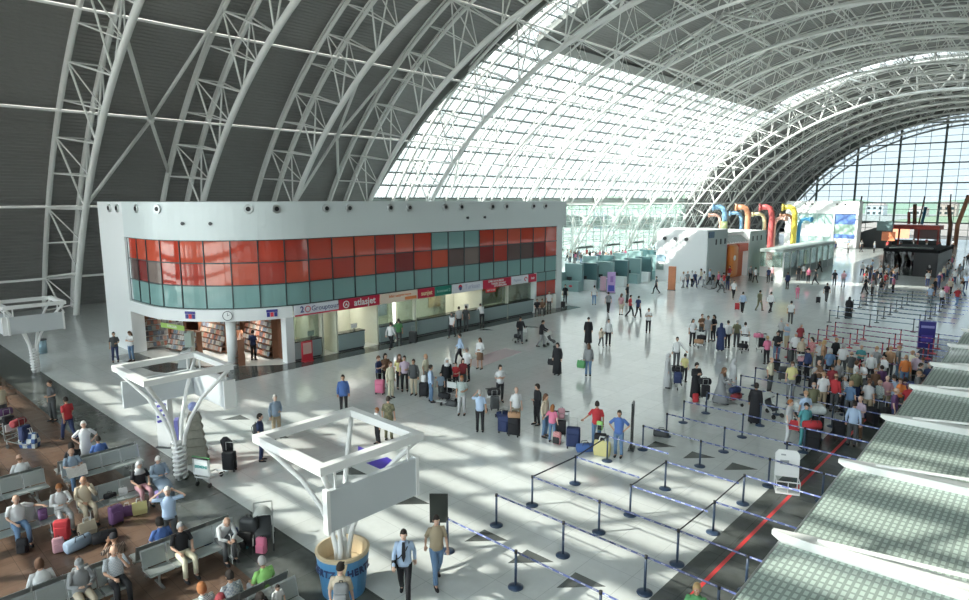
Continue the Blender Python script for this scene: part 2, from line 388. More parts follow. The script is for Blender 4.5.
# longitudinal purlin tubes and X braces
for k,a in enumerate([155,147,136.8,126.8,116.5,106,95.5,85,74.5,64,53.5,43]):
    b=MB(); b.tube([vp(RO-0.1,a,Y0+1),vp(RO-0.1,a,Y1-2)],0.105,6)
    tag(b.build('roof_tie_tube',STEEL,smooth=True),'long horizontal light grey roof tube, %s one up from the left wall foot'%['lowest','second','third','fourth','fifth','sixth','seventh','eighth','ninth','tenth','eleventh','twelfth'][k],'roof tube','longitudinal roof tubes')
for k in range(0,21,2):
    y0=TY[k]; y1=TY[k+1]
    if k%2==0:
        for j,(aa,am,ab) in enumerate([(148,135.2,118.5),(117,104,90.7),(89.3,76,62)]):
            ym=(y0+y1)/2+.7; c=vp(RO-.3,[136.8,104.5,75][j],ym); aa,ab=[(143,124),(112,97),(83,67)][j]
            b=MB()
            for p in (vp(RI,aa,y0),vp(RO,aa,y1-1.1),vp(RI,ab,y0),vp(RO,ab,y1-1.1)): b.tube([p,c],0.14,6)
            b.sph(c,0.3,8,5)
            where=['low on the left slope','high on the left slope','over the crown'][j]
            tag(b.build('cross_brace',STEEL,smooth=True),'large X brace %s, %s bay from the near end'%(where,ordn[k//2]),'brace','X braces between roof trusses')
# lattice wind bracing of the glass facade (leaning A frames under the skylight)
for i,y in enumerate([SK0+8.55*k for k in range(9)]):
    b=MB(); t=vp(RI,150,y)
    for dy in (-3.2,0,3.2): b.tube([vp(RI+0.5,147,y+dy),vp(RI-0.5,155,y)],0.10,5)
    for z in (2.5,5.0): b.tube([(xf.x+2.2,y-3.5,z),(xf.x+2.2,y+3.5,z)],0.07,5)
    tag(b.build('facade_brace',STEEL,smooth=True),'fan of thin struts before the west glass wall, %s from the shops'%ordn[i],'brace','strut fans at the west glass wall')
# ================================================================== OUTSIDE
GRND=mat('outside_concrete',(0.45,0.45,0.42),0.9,var=0.12,vscale=0.05); 
b=MB(); b.b2(-500,-64.8,-300,900,-0.6,-0.3); b.b2(30,400,-300,900,-0.6,-0.3); b.b2(-64.8,30,-300,-14.2,-0.6,-0.3); struct(b.build('ground_apron',GRND))
b=MB(); b.b2(-400,400,Y1+0.2,330,-0.6,-0.3); struct(b.build('ground_forecourt',mat('outside_pink_earth',(0.50,0.41,0.36),0.95,var=0.2,vscale=0.08)))
b=MB(); b.b2(-700,700,330,1500,-0.7,-0.4); struct(b.build('ground_fields',mat('outside_fields',(0.34,0.42,0.27),0.95,var=0.25,vscale=0.02)))
HILL=mat('hill_green',(0.33,0.44,0.33),0.95,var=0.3,vscale=0.03)
def hill(x0,x1,y,h,seed,name,lb):
    rr=random.Random(seed); n=46; m=9; b=MB(); ph=[rr.uniform(0,6) for _ in range(5)]
    def hh(x): return h*(0.62+0.2*math.sin(x*0.021+ph[0])+0.13*math.sin(x*0.057+ph[1])+0.06*math.sin(x*0.15+ph[2]))
    rows=[]
    for j in range(m):
        t=j/(m-1); rows.append([(x0+(x1-x0)*i/n,y+90*t,max(-1,hh(x0+(x1-x0)*i/n)*math.sin(math.pi*t))-0.5*(1 if j in(0,m-1) else 0)) for i in range(n+1)])
    b.loft(rows,cap=False,closed=False); o=b.build(name,HILL,smooth=True); return tag(o,lb,'hill')
hill(-520,260,520,17,3,'hill','long low green hillside beyond the far glass end wall')
HS=[mat('house_%d'%i,c,0.8) for i,c in enumerate([(0.75,0.72,0.68),(0.62,0.5,0.45),(0.7,0.74,0.76)])]
hl=['cream block far outside the end wall','brownish block far outside the end wall','grey white block far outside the end wall']
rr=random.Random(5)
for i in range(14):
    x=-190+i*19+rr.uniform(-5,5); wdt=rr.uniform(8,16); h=rr.uniform(4,7); y=470+rr.uniform(-20,20)
    r=empty('far_house',(x,y,-0.4),0,hl[i%3]+', small on the horizon','building','distant %s houses'%['cream','brown','grey'][i%3])
    b=MB(); b.b2(-wdt/2,wdt/2,-6,6,0,h); b.build('wall',HS[i%3],r)
    b=MB(); b.loft([[(-wdt/2-.4,-6.4,h),(wdt/2+.4,-6.4,h),(wdt/2+.4,6.4,h),(-wdt/2-.4,6.4,h)],[(-wdt/2+1,0,h+1.6),(wdt/2-1,0,h+1.6),(wdt/2-1,.1,h+1.6),(-wdt/2+1,.1,h+1.6)]]); b.build('roof',HS[1],r)
    for fx in range(int(wdt/3)):
        for fz in range(int(h/3)):
            b=MB(); b.b2(-wdt/2+1+fx*3,-wdt/2+2.4+fx*3,-6.05,-5.95,1+fz*3,2.4+fz*3)
            if fx<3 and fz<3: b.build('window',FRAME,r)
# ================================================================== SHOP BUILDING ON THE LEFT
FX=-32.3; ACX,ACY,AR=-38.8,20.1,6.5; FY=ACY-AR
L1=2.6; L2=math.pi/2*AR; L3=44.0-ACY
def fpath(s,off=0.0):      # point on the curved front, off = outwards
    if s<L1: return (-41.4+s,FY-off)
    if s<L1+L2:
        a=-math.pi/2+(s-L1)/AR; return (ACX+(AR+off)*math.cos(a),ACY+(AR+off)*math.sin(a))
    return (FX+off,ACY+s-L1-L2)
def fnorm(s):
    if s<L1: return (0,-1)
    if s<L1+L2:
        a=-math.pi/2+(s-L1)/AR; return (math.cos(a),math.sin(a))
    return (1,0)
def band(b,s0,s1,z0,z1,o0,o1,step=0.5):
    n=max(1,int((s1-s0)/step)) if s0<L1+L2 else 1
    if s0<L1+L2 and s1>L1+L2: n=max(n,int((s1-s0)/0.4))
    rings=[]
    for i in range(n+1):
        s=s0+(s1-s0)*i/n; a=fpath(s,o0); c=fpath(s,o1)
        rings.append([(a[0],a[1],z0),(c[0],c[1],z0),(c[0],c[1],z1),(a[0],a[1],z1)])
    b.loft(rings); return b
LT=L1+L2+L3
def s_of_y(y): return L1+L2+(y-ACY)
bd=empty('shop_building',(-41,30,0),0,'long white two storey shop building with red and teal glass bands','building')
bo=Vector((-41,30,0))
def bp(b,name,m,smooth=False,parent=bd):
    o=b.build(name,m,None,smooth); o.parent=parent; o.matrix_parent_inverse=Matrix.Translation(-bo); return o
b=MB(); band(b,-0.0,LT+1.1,7.05,9.1,0.15,-0.35,0.4); bp(b,'upper_fascia',PANEL)
b=MB(); b.b2(-45.7,-41.4,FY-0.15,FY+0.6,0,9.1); bp(b,'end_wall',PANW)
b=MB(); band(b,0,s_of_y(18.9),2.62,3.27,0.22,-0.3,0.3); bp(b,'lower_fascia',PANW)
b=MB(); b.poly([(*fpath(LT*i/50,-0.2),8.75) for i in range(51)]+[(-34,45.0,8.75),(-45.5,45.0,8.75),(-45.5,14,8.75)],(0,0,0.2)); bp(b,'roof_deck',PANW)
b=MB(); b.b2(-45.7,-45.4,14,45,0,9.1); b.b2(-45.6,-33,44.7,45.1,0,9.1); bp(b,'rear_wall',PANEL)
b=MB(); b.b2(FX-0.4,FX+0.05,44.0,44.75,0,7.1); b.b2(FX-0.4,FX+0.1,40.95,41.2,0,3.3); bp(b,'end_pillar',PANEL)
b=MB(); b.poly([(*fpath(LT*i/50,-0.15),2.95) for i in range(51)]+[(-34,44.6,2.95),(-45.4,44.6,2.95),(-45.4,14,2.95)],(0,0,0.25)); bp(b,'ceiling_slab',mat('soffit',(0.45,0.46,0.44),0.7))
b=MB(); b.b2(-41.4,-41.2,FY+0.0,FY+0.55,3.3,7.05); bp(b,'window_reveal',PANEL)
# panes: 8 curved columns then straight columns
cols=[(i*(L1+L2)/9,(i+1)*(L1+L2)/9) for i in range(9)]
ns=15; cols+=[(L1+L2+i*L3/ns,L1+L2+(i+1)*L3/ns) for i in range(ns)]
rows=[(5.82,7.0),(4.58,5.78),(3.3,4.54)]
GTOP={15:TEALG,16:TEALG,17:TEALG}
GMID={0:BROWNG,1:mat('dark_red_glass',(0.22,0.03,0.03),0.05,spec=.85),2:mat('grey_brown_glass',(0.22,0.17,0.15),0.05,spec=.85),13:mat('dark_red_glass',(0.2,0.03,0.03),.05),16:BROWNG,17:mat('grey_brown_glass',(0.2,.2,.2),.05),18:MATS['dark_red_glass'],20:BROWNG,21:BROWNG,22:MATS['dark_red_glass']}
rr=random.Random(3)
for ci,(s0,s1) in enumerate(cols):
    for ri,(z0,z1) in enumerate(rows):
        b=MB(); band(b,s0+0.03,s1-0.03,z0,z1,-0.02,-0.06,0.3)
        m=TEALG if ri==2 else (GTOP.get(ci) or REDG[rr.randrange(3)]) if ri==0 else (GMID.get(ci) or REDG[rr.randrange(3)])
        bp(b,'window_pane',m)
b=MB(); band(b,0,LT,3.27,7.05,-0.08,-0.14,0.3)
bp(b,'pane_backing',DARK)
b=MB()
for z in (3.29,4.56,5.80,7.02): band(b,0,LT,z-0.03,z+0.03,0.02,-0.09,0.3)
for s0,s1 in cols:
    band(b,max(0,s0-0.025),s0+0.025,3.27,7.05,0.03,-0.09,0.1)
bp(b,'window_frame',FRAME)
b=MB()
for z0,z1,mm in ((2.56,3.26,TEALG),(1.35,2.5,REDG[1])):
    for k in range(2):
        q=MB(); q.b2(FX-0.06,FX-0.02,41.25+k*1.37,41.25+k*1.37+1.3,z0,z1); bp(q,'window_pane',mm)
b.b2(FX-0.1,FX,41.2,44,2.5,2.56); b.b2(FX-0.1,FX,41.2,44,1.29,1.35); b.b2(FX-0.1,FX,42.56,42.62,0,3.3); bp(b,'window_frame',FRAME)
# round air nozzles on the fascia
def nozzle(s,z,r=0.25):
    x,y=fpath(s,0.15) if s>=0 else (-41.4+s,FY-0.15); nx,ny=fnorm(s) if s>=0 else (0,-1)
    b=MB(); b.tube([(x,y,z),(x+nx*0.10,y+ny*0.10,z)],[r,r*0.92],16); o=bp(b,'air_nozzle',CHROME,True)
    c=MB(); c.tube([(x+nx*0.10,y+ny*0.10,z),(x+nx*0.13,y+ny*0.13,z)],[r*0.52,r*0.48],12); c2=c.build('nozzle_core',BLACK); c2.parent=o
for u in (110,118,137,152): 
    p=ony(u,209.5,FY-0.15); s=p.x+41.4; nozzle(s if s<L1 else s,8.72)
for yy in (19.2,21.0,24.4,26.3,30.2,32.4,37.2,39.6,44.0-.6): pass
for u in (248,276,326,349,390,409,445,461,492,506,533,545):
    if u<300: 
        for k in range(200):
            s=L1+L2*k/200; x,y=fpath(s,0.15); d=Vector((x,y,8.7))-CC; q=CX+F*(d@RV)/(d@FW)
            if q>u: break
        nozzle(s,8.72)
    else: nozzle(s_of_y(onx(u,208,FX+0.15).y),8.72)
def spot(s,z):
    x,y=fpath(s,0.15); nx,ny=fnorm(s); b=MB(); b.tube([(x,y,z),(x+nx*0.12,y+ny*0.12,z)],[0.07,0.1],10); bp(b,'wall_spot',DARK)
for s in (6.2,7.7,s_of_y(33),s_of_y(34.8)): spot(s,7.95)
# small square marks and a wall clock on the lower fascia
def fas_mark(u,z,w_,h_,m,name,thing=None):
    best=min(range(0,400),key=lambda k:abs((lambda d:CX+F*(d@RV)/(d@FW))(Vector((*fpath(L1+ (L2+2)*k/400,0.22),z))-CC)-u))
    s=L1+(L2+2)*best/400; b=MB(); band(b,s-w_/2,s+w_/2,z-h_/2,z+h_/2,0.26,0.225,0.2); return b,s
for u in (190.5,272):
    b,s=fas_mark(u,2.98,0.55,0.16,mat('logo_navy',(0.05,0.05,0.25),0.4),'x')
    x,y=fpath(s,0.24); o=empty('shop_logo_sign',(x,y,2.98),math.atan2(fnorm(s)[1],fnorm(s)[0])+math.pi/2,('small red and navy shop logo on the curved fascia, %s of the round clock'%('left' if u<200 else 'right')),'sign')
    q=MB(); q.b2(-0.3,0.3,-0.02,0.02,0.06,0.2); q.build('logo_bar',MATS['logo_navy'],o)
    for k,c in enumerate((-0.2,0,0.2)):
        q=MB(); q.b2(c-0.08,c+0.08,-0.02,0.02,-0.2,0.04); q.build('logo_block',mat('logo_navy',(0,0,0)) if k!=1 else mat('logo_red',(0.7,0.05,0.08),0.4),o)
b,s=fas_mark(228,2.95,0.2,0.2,WHITE,'x'); x,y=fpath(s,0.24)
ck=empty('wall_clock',(x,y,2.95),math.atan2(fnorm(s)[1],fnorm(s)[0])+math.pi/2,'round white wall clock on the curved shop fascia','clock')
q=MB(); q.tube([(0,0,0),(0,-0.05,0)],[0.25,0.25],24); q.build('clock_face',WHITE,ck)
q=MB(); q.tube([(0.25*math.cos(R(15*k)),-0.05,0.25*math.sin(R(15*k))) for k in range(25)],0.018,5); q.build('rim',DARK,ck)
for L,a in ((0.12,60),(0.18,0)):
    q=MB(); q.tube([(0,-0.06,0),(L*math.sin(R(a)),-0.06,L*math.cos(R(a)))],0.01,4); q.build('clock_hand',BLACK,ck)
# ---- shop interior
WOOD=mat('shop_wood',(0.20,0.09,0.05),0.5,var=0.2,vscale=4); PALE=mat('office_wall',(0.60,0.62,0.52),0.7,var=.05)
b=MB(); b.b2(-45.2,-33.5,18.8,19.0,0,2.95); bp(b,'shop_partition',WOOD)
b=MB(); b.b2(-45.4,-45.2,14,18.8,0,2.95); b.b2(-42.3,-42.1,13.9,17.0,0,2.95); bp(b,'shop_inner_wall',WOOD)
b=MB(); b.b2(FX-3.2,FX-3.0,19,44.5,0,2.95); bp(b,'office_back_wall',PALE)
x,y=fpath(L1+0.55*L2,-0.45); b=MB(); b.cyl((x,y,0),0.28,2.62,18); bp(b,'shop_column',PANW,True)
b=MB(); b.b2(FX-0.5,FX+0.02,18.45,18.95,0,2.62); bp(b,'shop_end_pier',PANW)
LAMP=mat('lamp_panel',(1,1,1),0.5,emit=(1,0.96,0.88),es=2.5)
def lamp(x,y,w_,l_,lb,e=60):
    o=empty('ceiling_lamp',(x,y,2.94),0,lb,'lamp'); q=MB(); q.b2(-w_/2,w_/2,-l_/2,l_/2,-0.05,0); q.build('lamp_panel',LAMP,o)
    l=bpy.data.lights.new('lamp_light','AREA'); l.shape='RECTANGLE'; l.size=w_; l.size_y=l_; l.energy=e; l.color=(1,0.95,0.85); l.spread=R(110)
    lo=bpy.data.objects.new('lamp_light',l); COL.objects.link(lo); lo.parent=o; lo.location=(0,0,-0.07); l.specular_factor=0.15
lamp(-39.5,16.8,0.5,1.6,'ceiling lamp inside the newsagent at its left end',55); lamp(-35.6,17.4,0.4,1.4,'bright ceiling lamp inside the newsagent, nearer its right end',50)
for k,y in enumerate((20.5,23.6,26.6,30,33.2,36.4,39.6)): lamp(FX-2.2,y,0.9,2.4,'ceiling lamp over the airline ticket desks, %s from the newsagent'%['first','second','third','fourth','fifth','sixth','seventh'][k],16)
# racks with magazines (uncountable covers)
COVERS=[mat('cover_%d'%i,c,0.4) for i,c in enumerate([(0.45,0.43,0.40),(0.42,0.18,0.13),(0.16,0.20,0.26),(0.34,0.33,0.33),(0.48,0.33,0.26),(0.12,0.12,0.14),(0.26,0.28,0.24)])]
def rack(loc,rz,wid,h,rows_,lb,seed,frame=WOOD):
    rr=random.Random(seed); o=empty('magazine_rack',loc,rz,lb,'rack')
    b=MB(); b.b2(-wid/2,wid/2,0.30,0.36,0,h); b.b2(-wid/2-.03,-wid/2,0,0.36,0,h); b.b2(wid/2,wid/2+.03,0,0.36,0,h); b.build('rack_frame',frame,o)
    g=MB()
    for r in range(rows_):
        z=0.15+(h-0.2)*r/rows_; dy=-0.25+0.5*r/rows_
        q=MB(); q.b2(-wid/2,wid/2,dy-0.02,0.32,z-0.02,z); q.build('shelf',frame,o)
        x=-wid/2+0.02
        while x<wid/2-0.2:
            ww=rr.uniform(0.17,0.24); g.cur=rr.randrange(7); g.box((x+ww/2,dy+0.06,z+0.14),(ww-0.02,0.03,0.26+rr.uniform(-.04,.02)),rx=R(-18)); x+=ww
    p=g.build('magazines',COVERS,o); p['kind']='stuff'
rack((-35.1,16.9,0),R(-25),2.9,1.5,4,'long slanting newsagent rack of orange and white magazines with a person before it',1)
rack((-35.6,18.45,0),R(0),3.4,2.5,7,'tall wall rack of magazines at the back right of the newsagent',2)
rack((-39.4,18.45,0),R(0),3.2,2.5,7,'tall wall rack of dark book covers at the newsagent back left',3)
rack((-41.75,15.4,0),R(78),2.2,2.2,6,'tall narrow rack by the left wall of the newsagent',4,WHITE)
rack((-37.1,14.85,0),R(-35),0.7,1.7,6,'grey green postcard rack just right of the round shop column',5,mat('rack_green',(0.35,0.42,0.38),0.5))
rack((-39.5,15.6,0),R(14),2.6,1.35,4,'low rack of magazines left of the round shop column',6)
rack((-38.6,17.0,0),R(5),3.0,1.7,5,'middle free standing rack of grey covers in the newsagent',8)
LIME=mat('lime_sign',(0.35,0.55,0.12),0.5)
for (x,y,z,wd,lb,t) in ((-39.6,14.6,2.3,0.9,'small lime green hanging sign in the newsagent','KASA'),(-38.0,14.5,1.95,2.2,'long lime green hanging sign in the newsagent','DERGILER')):
    o=empty('hanging_sign',(x,y,z),R(12),lb,'sign'); q=MB(); q.b2(-wd/2,wd/2,-0.02,0.02,-0.14,0.14); q.build('sign_board',LIME,o)
    t=text_mesh(t,0.2,WHITE,'lettering',o); t.rotation_euler=(R(90),0,0); t.location=(0,-0.03,0)
    q=MB(); q.b2(-wd/2+.05,-wd/2+.07,-.01,.01,0.14,2.9-z); q.b2(wd/2-.07,wd/2-.05,-.01,.01,0.14,2.9-z); q.build('hanger',DARK,o)
# poster stand red at the pier, slanted grey display
o=empty('poster_stand',(-31.9,19.5,0),R(90),'red framed poster stand on the floor beside the shop pier','sign')
q=MB(); q.b2(-0.35,0.35,-0.03,0.03,0.05,1.2); q.build('frame',REDP,o); q=MB(); q.b2(-0.27,0.27,-0.045,-0.03,0.45,1.1); q.build('poster',mat('poster_pink',(0.7,0.45,0.4),0.5),o)
q=MB(); q.b2(-0.3,0.3,-0.2,0.2,0,0.05); q.build('foot',REDP,o)
o=empty('display_bin',(-35.9,14.2,0),R(-35),'slanted grey display bin on the shop floor by the round column','display')
q=MB(); q.loft([[(-.35,-.3,0),(.35,-.3,0),(.35,.3,0),(-.35,.3,0)],[(-.35,-.1,.9),(.35,-.1,.9),(.35,.45,1.1),(-.35,.45,1.1)]]); q.build('bin_body',mat('bin_grey',(0.45,0.48,0.48),0.5),o); q=MB(); q.b2(-.3,.3,-.05,.35,.98,1.02); q.build('rim',DARK,o)
# ---- service counters and signs
CTR=mat('counter_blue_grey',(0.33,0.42,0.42),0.45); CTOP=mat('counter_top',(0.03,0.035,0.035),0.25)
desks=[(18.98,20.75),(21.97,23.9),(25.1,26.4),(26.8,28.1),(28.35,31.2),(31.3,34.7),(34.85,37.7),(37.8,40.95)]
dn=['under the white sign with a red figure','under the red airline sign','at the left of the pale orange sign','at the right of the pale orange sign','under the small red and the green signs','under the white sign with the round bird emblem','under the long red sign','under the last white sign']
for k,(a,c) in enumerate(desks):
    o=empty('service_counter',(FX-0.3,(a+c)/2,0),R(90),'service counter with a dark top %s'%dn[k],'counter'); h=(c-a)/2
    q=MB(); q.b2(-h,h,-0.28,0.28,0.12,1.1); q.build('counter_front',CTR,o); q=MB(); q.b2(-h-0.02,h+0.02,-0.33,0.33,1.1,1.16); q.build('counter_top',CTOP,o)
    q=MB(); q.b2(-h+.05,h-.05,-0.22,0.25,0,0.12); q.build('plinth',DARK,o)
    if k in(0,2,3,6,7,4):
        q=MB(); q.b2(-h,h,-0.03,0.0,1.16,2.6); q.build('screen_glass',glass('desk_glass',(0.75,0.82,0.78),0.1),o)
    if k in (0,1,5,7):
        m=empty('monitor',(FX-0.35,(a+c)/2+0.4,1.16),R(-90),'flat desk monitor on the counter %s'%dn[k],'monitor')
        q=MB(); q.b2(-.22,.22,-.02,.02,.12,.42); q.build('screen',WHITE,m); q=MB(); q.b2(-.03,.03,-.02,.02,0,.14); q.b2(-.1,.1,-.08,.08,0,.015); q.build('stand',DARK,m)
for y in (20.9,21.9,24.98,28.2,34.75,37.78):
    b=MB(); b.b2(FX-3.0,FX-0.05,y-0.05,y+0.05,0,2.62); bp(b,'office_partition',PALE)
b=MB(); b.b2(FX-0.55,FX-0.5,34.9,37.6,1.25,2.5); b2=tag(b.build('poster_wall',mat('poster_yellow',(0.55,0.50,0.12),0.5,var=0.5,vscale=3)),'yellow and green travel posters behind the glass under the red sign','poster')
b=MB(); b.b2(FX-2.98,FX-2.9,26.0,28,1.2,2.4); tag(b.build('poster_wall',mat('poster_blue',(0.3,0.36,0.42),0.5,var=0.5,vscale=2)),'grey blue posters on the back wall under the pale orange sign','poster')
b=MB(); b.b2(FX-2.98,FX-2.9,32.0,33.2,1.2,2.4); tag(b.build('poster_wall',mat('poster_ochre',(0.6,0.45,0.25),0.5,var=0.4,vscale=2)),'ochre posters on the back wall under the bird emblem sign','poster')
b=MB(); b.b2(FX-0.4,FX-0.3,26.52,26.62,1.2,2.55); tag(b.build('light_tube',mat('tube_light',(1,1,1),emit=(1,1,1),es=4)),'upright glowing light tube in the ticket office below the pale orange sign','lamp')
SIGN_Z=2.94; SH=0.56
def sign(y0,y1,m,lb,texts=(),z0=2.62,z1=3.26,off=0.10):
    o=empty('airline_sign',(FX+off,(y0+y1)/2,(z0+z1)/2),R(90),lb,'sign'); h=(y1-y0)/2-0.02; v=(z1-z0)/2
    q=MB(); q.b2(-h,h,-0.03,0.1,-v,v); q.build('sign_panel',m,o)
    for (t,sz,mm,px,pz,bo) in texts:
        t=text_mesh(t,sz,mm,'lettering',o,bo); t.rotation_euler=(R(90),0,0); t.location=(px,-0.04,pz)
    return o,h,v
SW=mat('sign_white',(0.78,0.80,0.86),0.4); SR=mat('sign_red',(0.55,0.02,0.06),0.4); SGN=mat('sign_green',(0.02,0.24,0.18),0.4)
SO=mat('sign_peach',(0.85,0.70,0.58),0.4); NAV=mat('letter_navy',(0.05,0.06,0.22),0.4); REDL=mat('letter_red',(0.65,0.03,0.06),0.4); ORL=mat('letter_orange',(0.8,0.25,0.08),0.4); GRL=mat('letter_grey_blue',(0.45,0.47,0.62),0.4)
o,h,v=sign(18.95,21.95,SW,'white sign reading 20 Grouptour with a red stripe',[('2',0.5,NAV,-0.99,0.05,0.01),('Grouptour',0.42,NAV,0.55,0.04,0.0)])
q=MB(); q.b2(-h,h,-0.04,-0.03,-0.30,-0.22); q.build('stripe',REDL,o)
q=MB(); q.tube([(-0.62+0.17*math.cos(R(20*k)),-0.045,0.05+0.17*math.sin(R(20*k))) for k in range(19)],0.022,5); q.build('emblem_ring',REDL,o)
o,h,v=sign(22.0,25.05,SR,'red sign reading atlasjet in white letters',[('atlasjet',0.58,WHITE,0.35,0.02,0.012)])
q=MB(); q.tube([(-1.05+0.2*math.cos(R(20*k)),-0.045,0.0+0.2*math.sin(R(20*k))) for k in range(19)],0.03,5); q.poly([(-1.18,-0.05,-0.12),(-1.04,-0.05,0.12),(-0.90,-0.05,-0.12),(-1.04,-0.05,-0.04)]); q.build('emblem',WHITE,o)
o,h,v=sign(25.1,28.25,SO,'pale peach lit sign with small orange lettering',[('bilet satis',0.26,ORL,-0.4,0.1,0.004),('rezervasyon',0.2,ORL,0.5,0.12,0.004)])
q=MB(); q.b2(0.45,1.45,-0.045,-0.03,-0.25,-0.05); q.build('red_tab',ORL,o)
o,h,v=sign(28.3,29.8,SR,'small red sign reading sunjet',[('sunjet',0.42,mat('letter_yellow',(0.85,0.75,0.45),0.4),0,0,0.01)])
o,h,v=sign(29.85,31.45,SGN,'small dark green sign left of the bird emblem sign',[('bontravel 2',0.28,mat('letter_mint',(0.4,0.7,0.6),0.4),0,0,0.0)])
o,h,v=sign(31.5,34.7,SW,'white sign with a round red and navy bird emblem',[('Turkuaz',0.48,GRL,0.45,0.02,0)])
q=MB(); q.tube([(-0.8,-0.03,0.08),(-0.8,-0.045,0.08)],[0.18,0.18],20); q.build('emblem',REDL,o); q=MB(); q.tube([(-0.8,-0.045,-0.02),(-0.8,-0.055,-0.02)],[0.14,0.14],20); q.build('emblem_base',NAV,o)
o,h,v=sign(34.75,37.95,SR,'long red sign with three rows of small white words',[('IZMIR HAVALIMANI',0.2,WHITE,-0.2,0.18,0.006),('TURIZM  SEYAHAT',0.2,WHITE,0.1,-0.02,0.006),('OTO KIRALAMA',0.2,WHITE,0.3,-0.2,0.006)])
o2=empty('hanging_sign',(FX+0.1,35.6,2.45),R(90),'little bright red tab sign hanging below the long red sign','sign'); q=MB(); q.b2(-.55,.55,-.02,.02,-.15,.15); q.build('sign_board',mat('sign_bright_red',(0.8,0.05,0.05),0.4),o2); t=text_mesh('RENT A CAR',0.16,WHITE,'lettering',o2,0.004); t.rotation_euler=(R(90),0,0); t.location=(0,-.03,0)
o,h,v=sign(38.0,40.1,SW,'white sign with a circular red and navy mark near its right end',[('Pegasus',0.3,GRL,-0.35,0.0,0)])
q=MB(); q.tube([(0.7+0.15*math.cos(R(20*k)),-0.045,0.15*math.sin(R(20*k))) for k in range(14)],0.035,5); q.build('emblem',REDL,o)
o,h,v=sign(40.15,41.15,SR,'smallest red sign at the far end of the sign row',[('izair',0.28,WHITE,0,0,0.004)])

# ================================================================== MIDDLE AND FAR BUILDINGS
BW=mat('kiosk_white',(0.82,0.83,0.83),0.5); BG_=mat('kiosk_grey',(0.45,0.52,0.52),0.5); ORG=mat('orange_panel',(0.62,0.13,0.04),0.4)
TG=mat('pale_teal_panel',(0.42,0.60,0.58),0.25); GC=glass('cafe_glass',(0.72,0.84,0.82),0.1,frost=0.18,frostcol=(0.6,0.75,0.7))
o=empty('white_pavilion',(-32.4,74,0),0,'plain white box pavilion with three dark nozzles, left of the orange doors','building')
b=MB(); b.b2(-3.0,3.0,-6.5,-1.2,0,5.95); b.build('wall',BW,o)
b=MB(); b.b2(3.0,3.08,-6.4,-1.3,0,5.9); b.build('side_cladding',BG_,o)
for x in (-2.0,-0.7,0.6):
    b=MB(); b.tube([(x,-6.5,4.9),(x,-6.65,4.9)],[0.22,0.2],12); b.build('air_nozzle',DARK,o)
for y in (-4.4,-3.2,-2.0):
    b=MB(); b.b2(3.08,3.14,y-.12,y+.12,4.3,4.9); b.build('side_vent',DARK,o)
b=MB(); b.b2(-2.9,-1.8,-6.58,-6.5,2.3,3.0); b.build('notice',mat('notice_blue',(0.35,0.5,0.6),0.5),o); b=MB(); b.b2(-2.9,-2.0,-6.58,-6.5,1.3,2.0); b.build('notice_dark',mat('notice_green',(0.25,0.32,0.3),0.5),o)
b=MB(); b.b2(3.0,3.12,-6.4,-5.0,5.1,5.75); b.build('corner_sign',mat('corner_blue',(0.08,0.16,0.25),0.4),o)
o=empty('orange_portal',(-29.7,76.2,0),0,'orange red entrance portal with a curved orange canopy between grey walls','entrance')
b=MB(); b.b2(-0.8,-0.3,-3.2,3.2,0,4.0); b.build('portal_wall',ORG,o)
b=MB(); b.rbox((0.1,-1.0,2.1),(0.8,1.9,3.8),0.35); b.build('door_drum',mat('orange_bright',(0.72,0.24,0.05),0.35),o,True)
b=MB(); b.b2(-0.3,0.3,0.4,3.2,3.1,4.0); b.build('upper_panel',mat('red_orange',(0.65,0.08,0.03),0.4),o)
b=MB(); b.tube([(0.5,-1.4,2.5),(0.55,-1.4,2.5)],[0.3,0.3],14); b.build('round_mark',BW,o)
o=empty('grey_pavilion',(-33.5,83.8,0),0,'long grey and white flat roofed block carrying the coloured air ducts','building')
b=MB(); b.b2(-4,4.0,-4,1.5,0,5.4); b.build('wall',BW,o); b=MB(); b.b2(4.0,4.08,-4,1.5,0,5.4); b.build('side_cladding',BG_,o)
b=MB(); b.b2(-2.6,3.2,-10.9,-4,5.0,5.4); b.build('roof_slab',BW,o)
for k in range(9):
    b=MB(); b.tube([(3.0,-10.6+k*0.75,5.0),(4.0,-10.6+k*0.75,4.3)],0.12,6); b.build('eave_bracket',BG_,o)
for y in (-3,-1.6,-0.2): 
    b=MB(); b.b2(4.08,4.14,y-.12,y+.12,4.2,4.8); b.build('side_vent',DARK,o)
# glass cafe room
o=empty('glass_cafe',(-26.3,88.6,0),0,'low glazed room with a flat pale roof in front of the ducts','building')
b=MB(); b.b2(-1.9,0.9,-8.6,13,3.0,3.35); b.build('roof_slab',mat('cafe_roof',(0.55,0.64,0.62),0.5),o)
b=MB(); b.b2(0.8,0.84,-8.4,12.8,0.9,3.0); b.b2(-1.8,0.8,-8.5,-8.45,1.1,3.0); b.build('glass_wall',GC,o)
b=MB(); b.b2(0.75,0.9,-8.4,12.8,0,0.95); b.build('dado',mat('dado_grey',(0.25,0.31,0.30),0.5),o)
b=MB(); b.b2(-1.8,0.8,-8.55,-8.45,0,1.2); b.build('front_counter',BW,o)
for k in range(9):
    y=-8.4+k*2.65; b=MB(); b.b2(0.74,0.92,y-.06,y+.06,0,3.0); b.build('mullion',BW,o)
for k in range(6): 
    b=MB(); b.b2(-0.9,-0.6,-7+k*3.2,-5+k*3.2,0.2,2.4); b.build('shelf_unit',[TG,mat('shelf_yellow',(0.6,0.6,0.2),0.5),BG_][k%3],o)
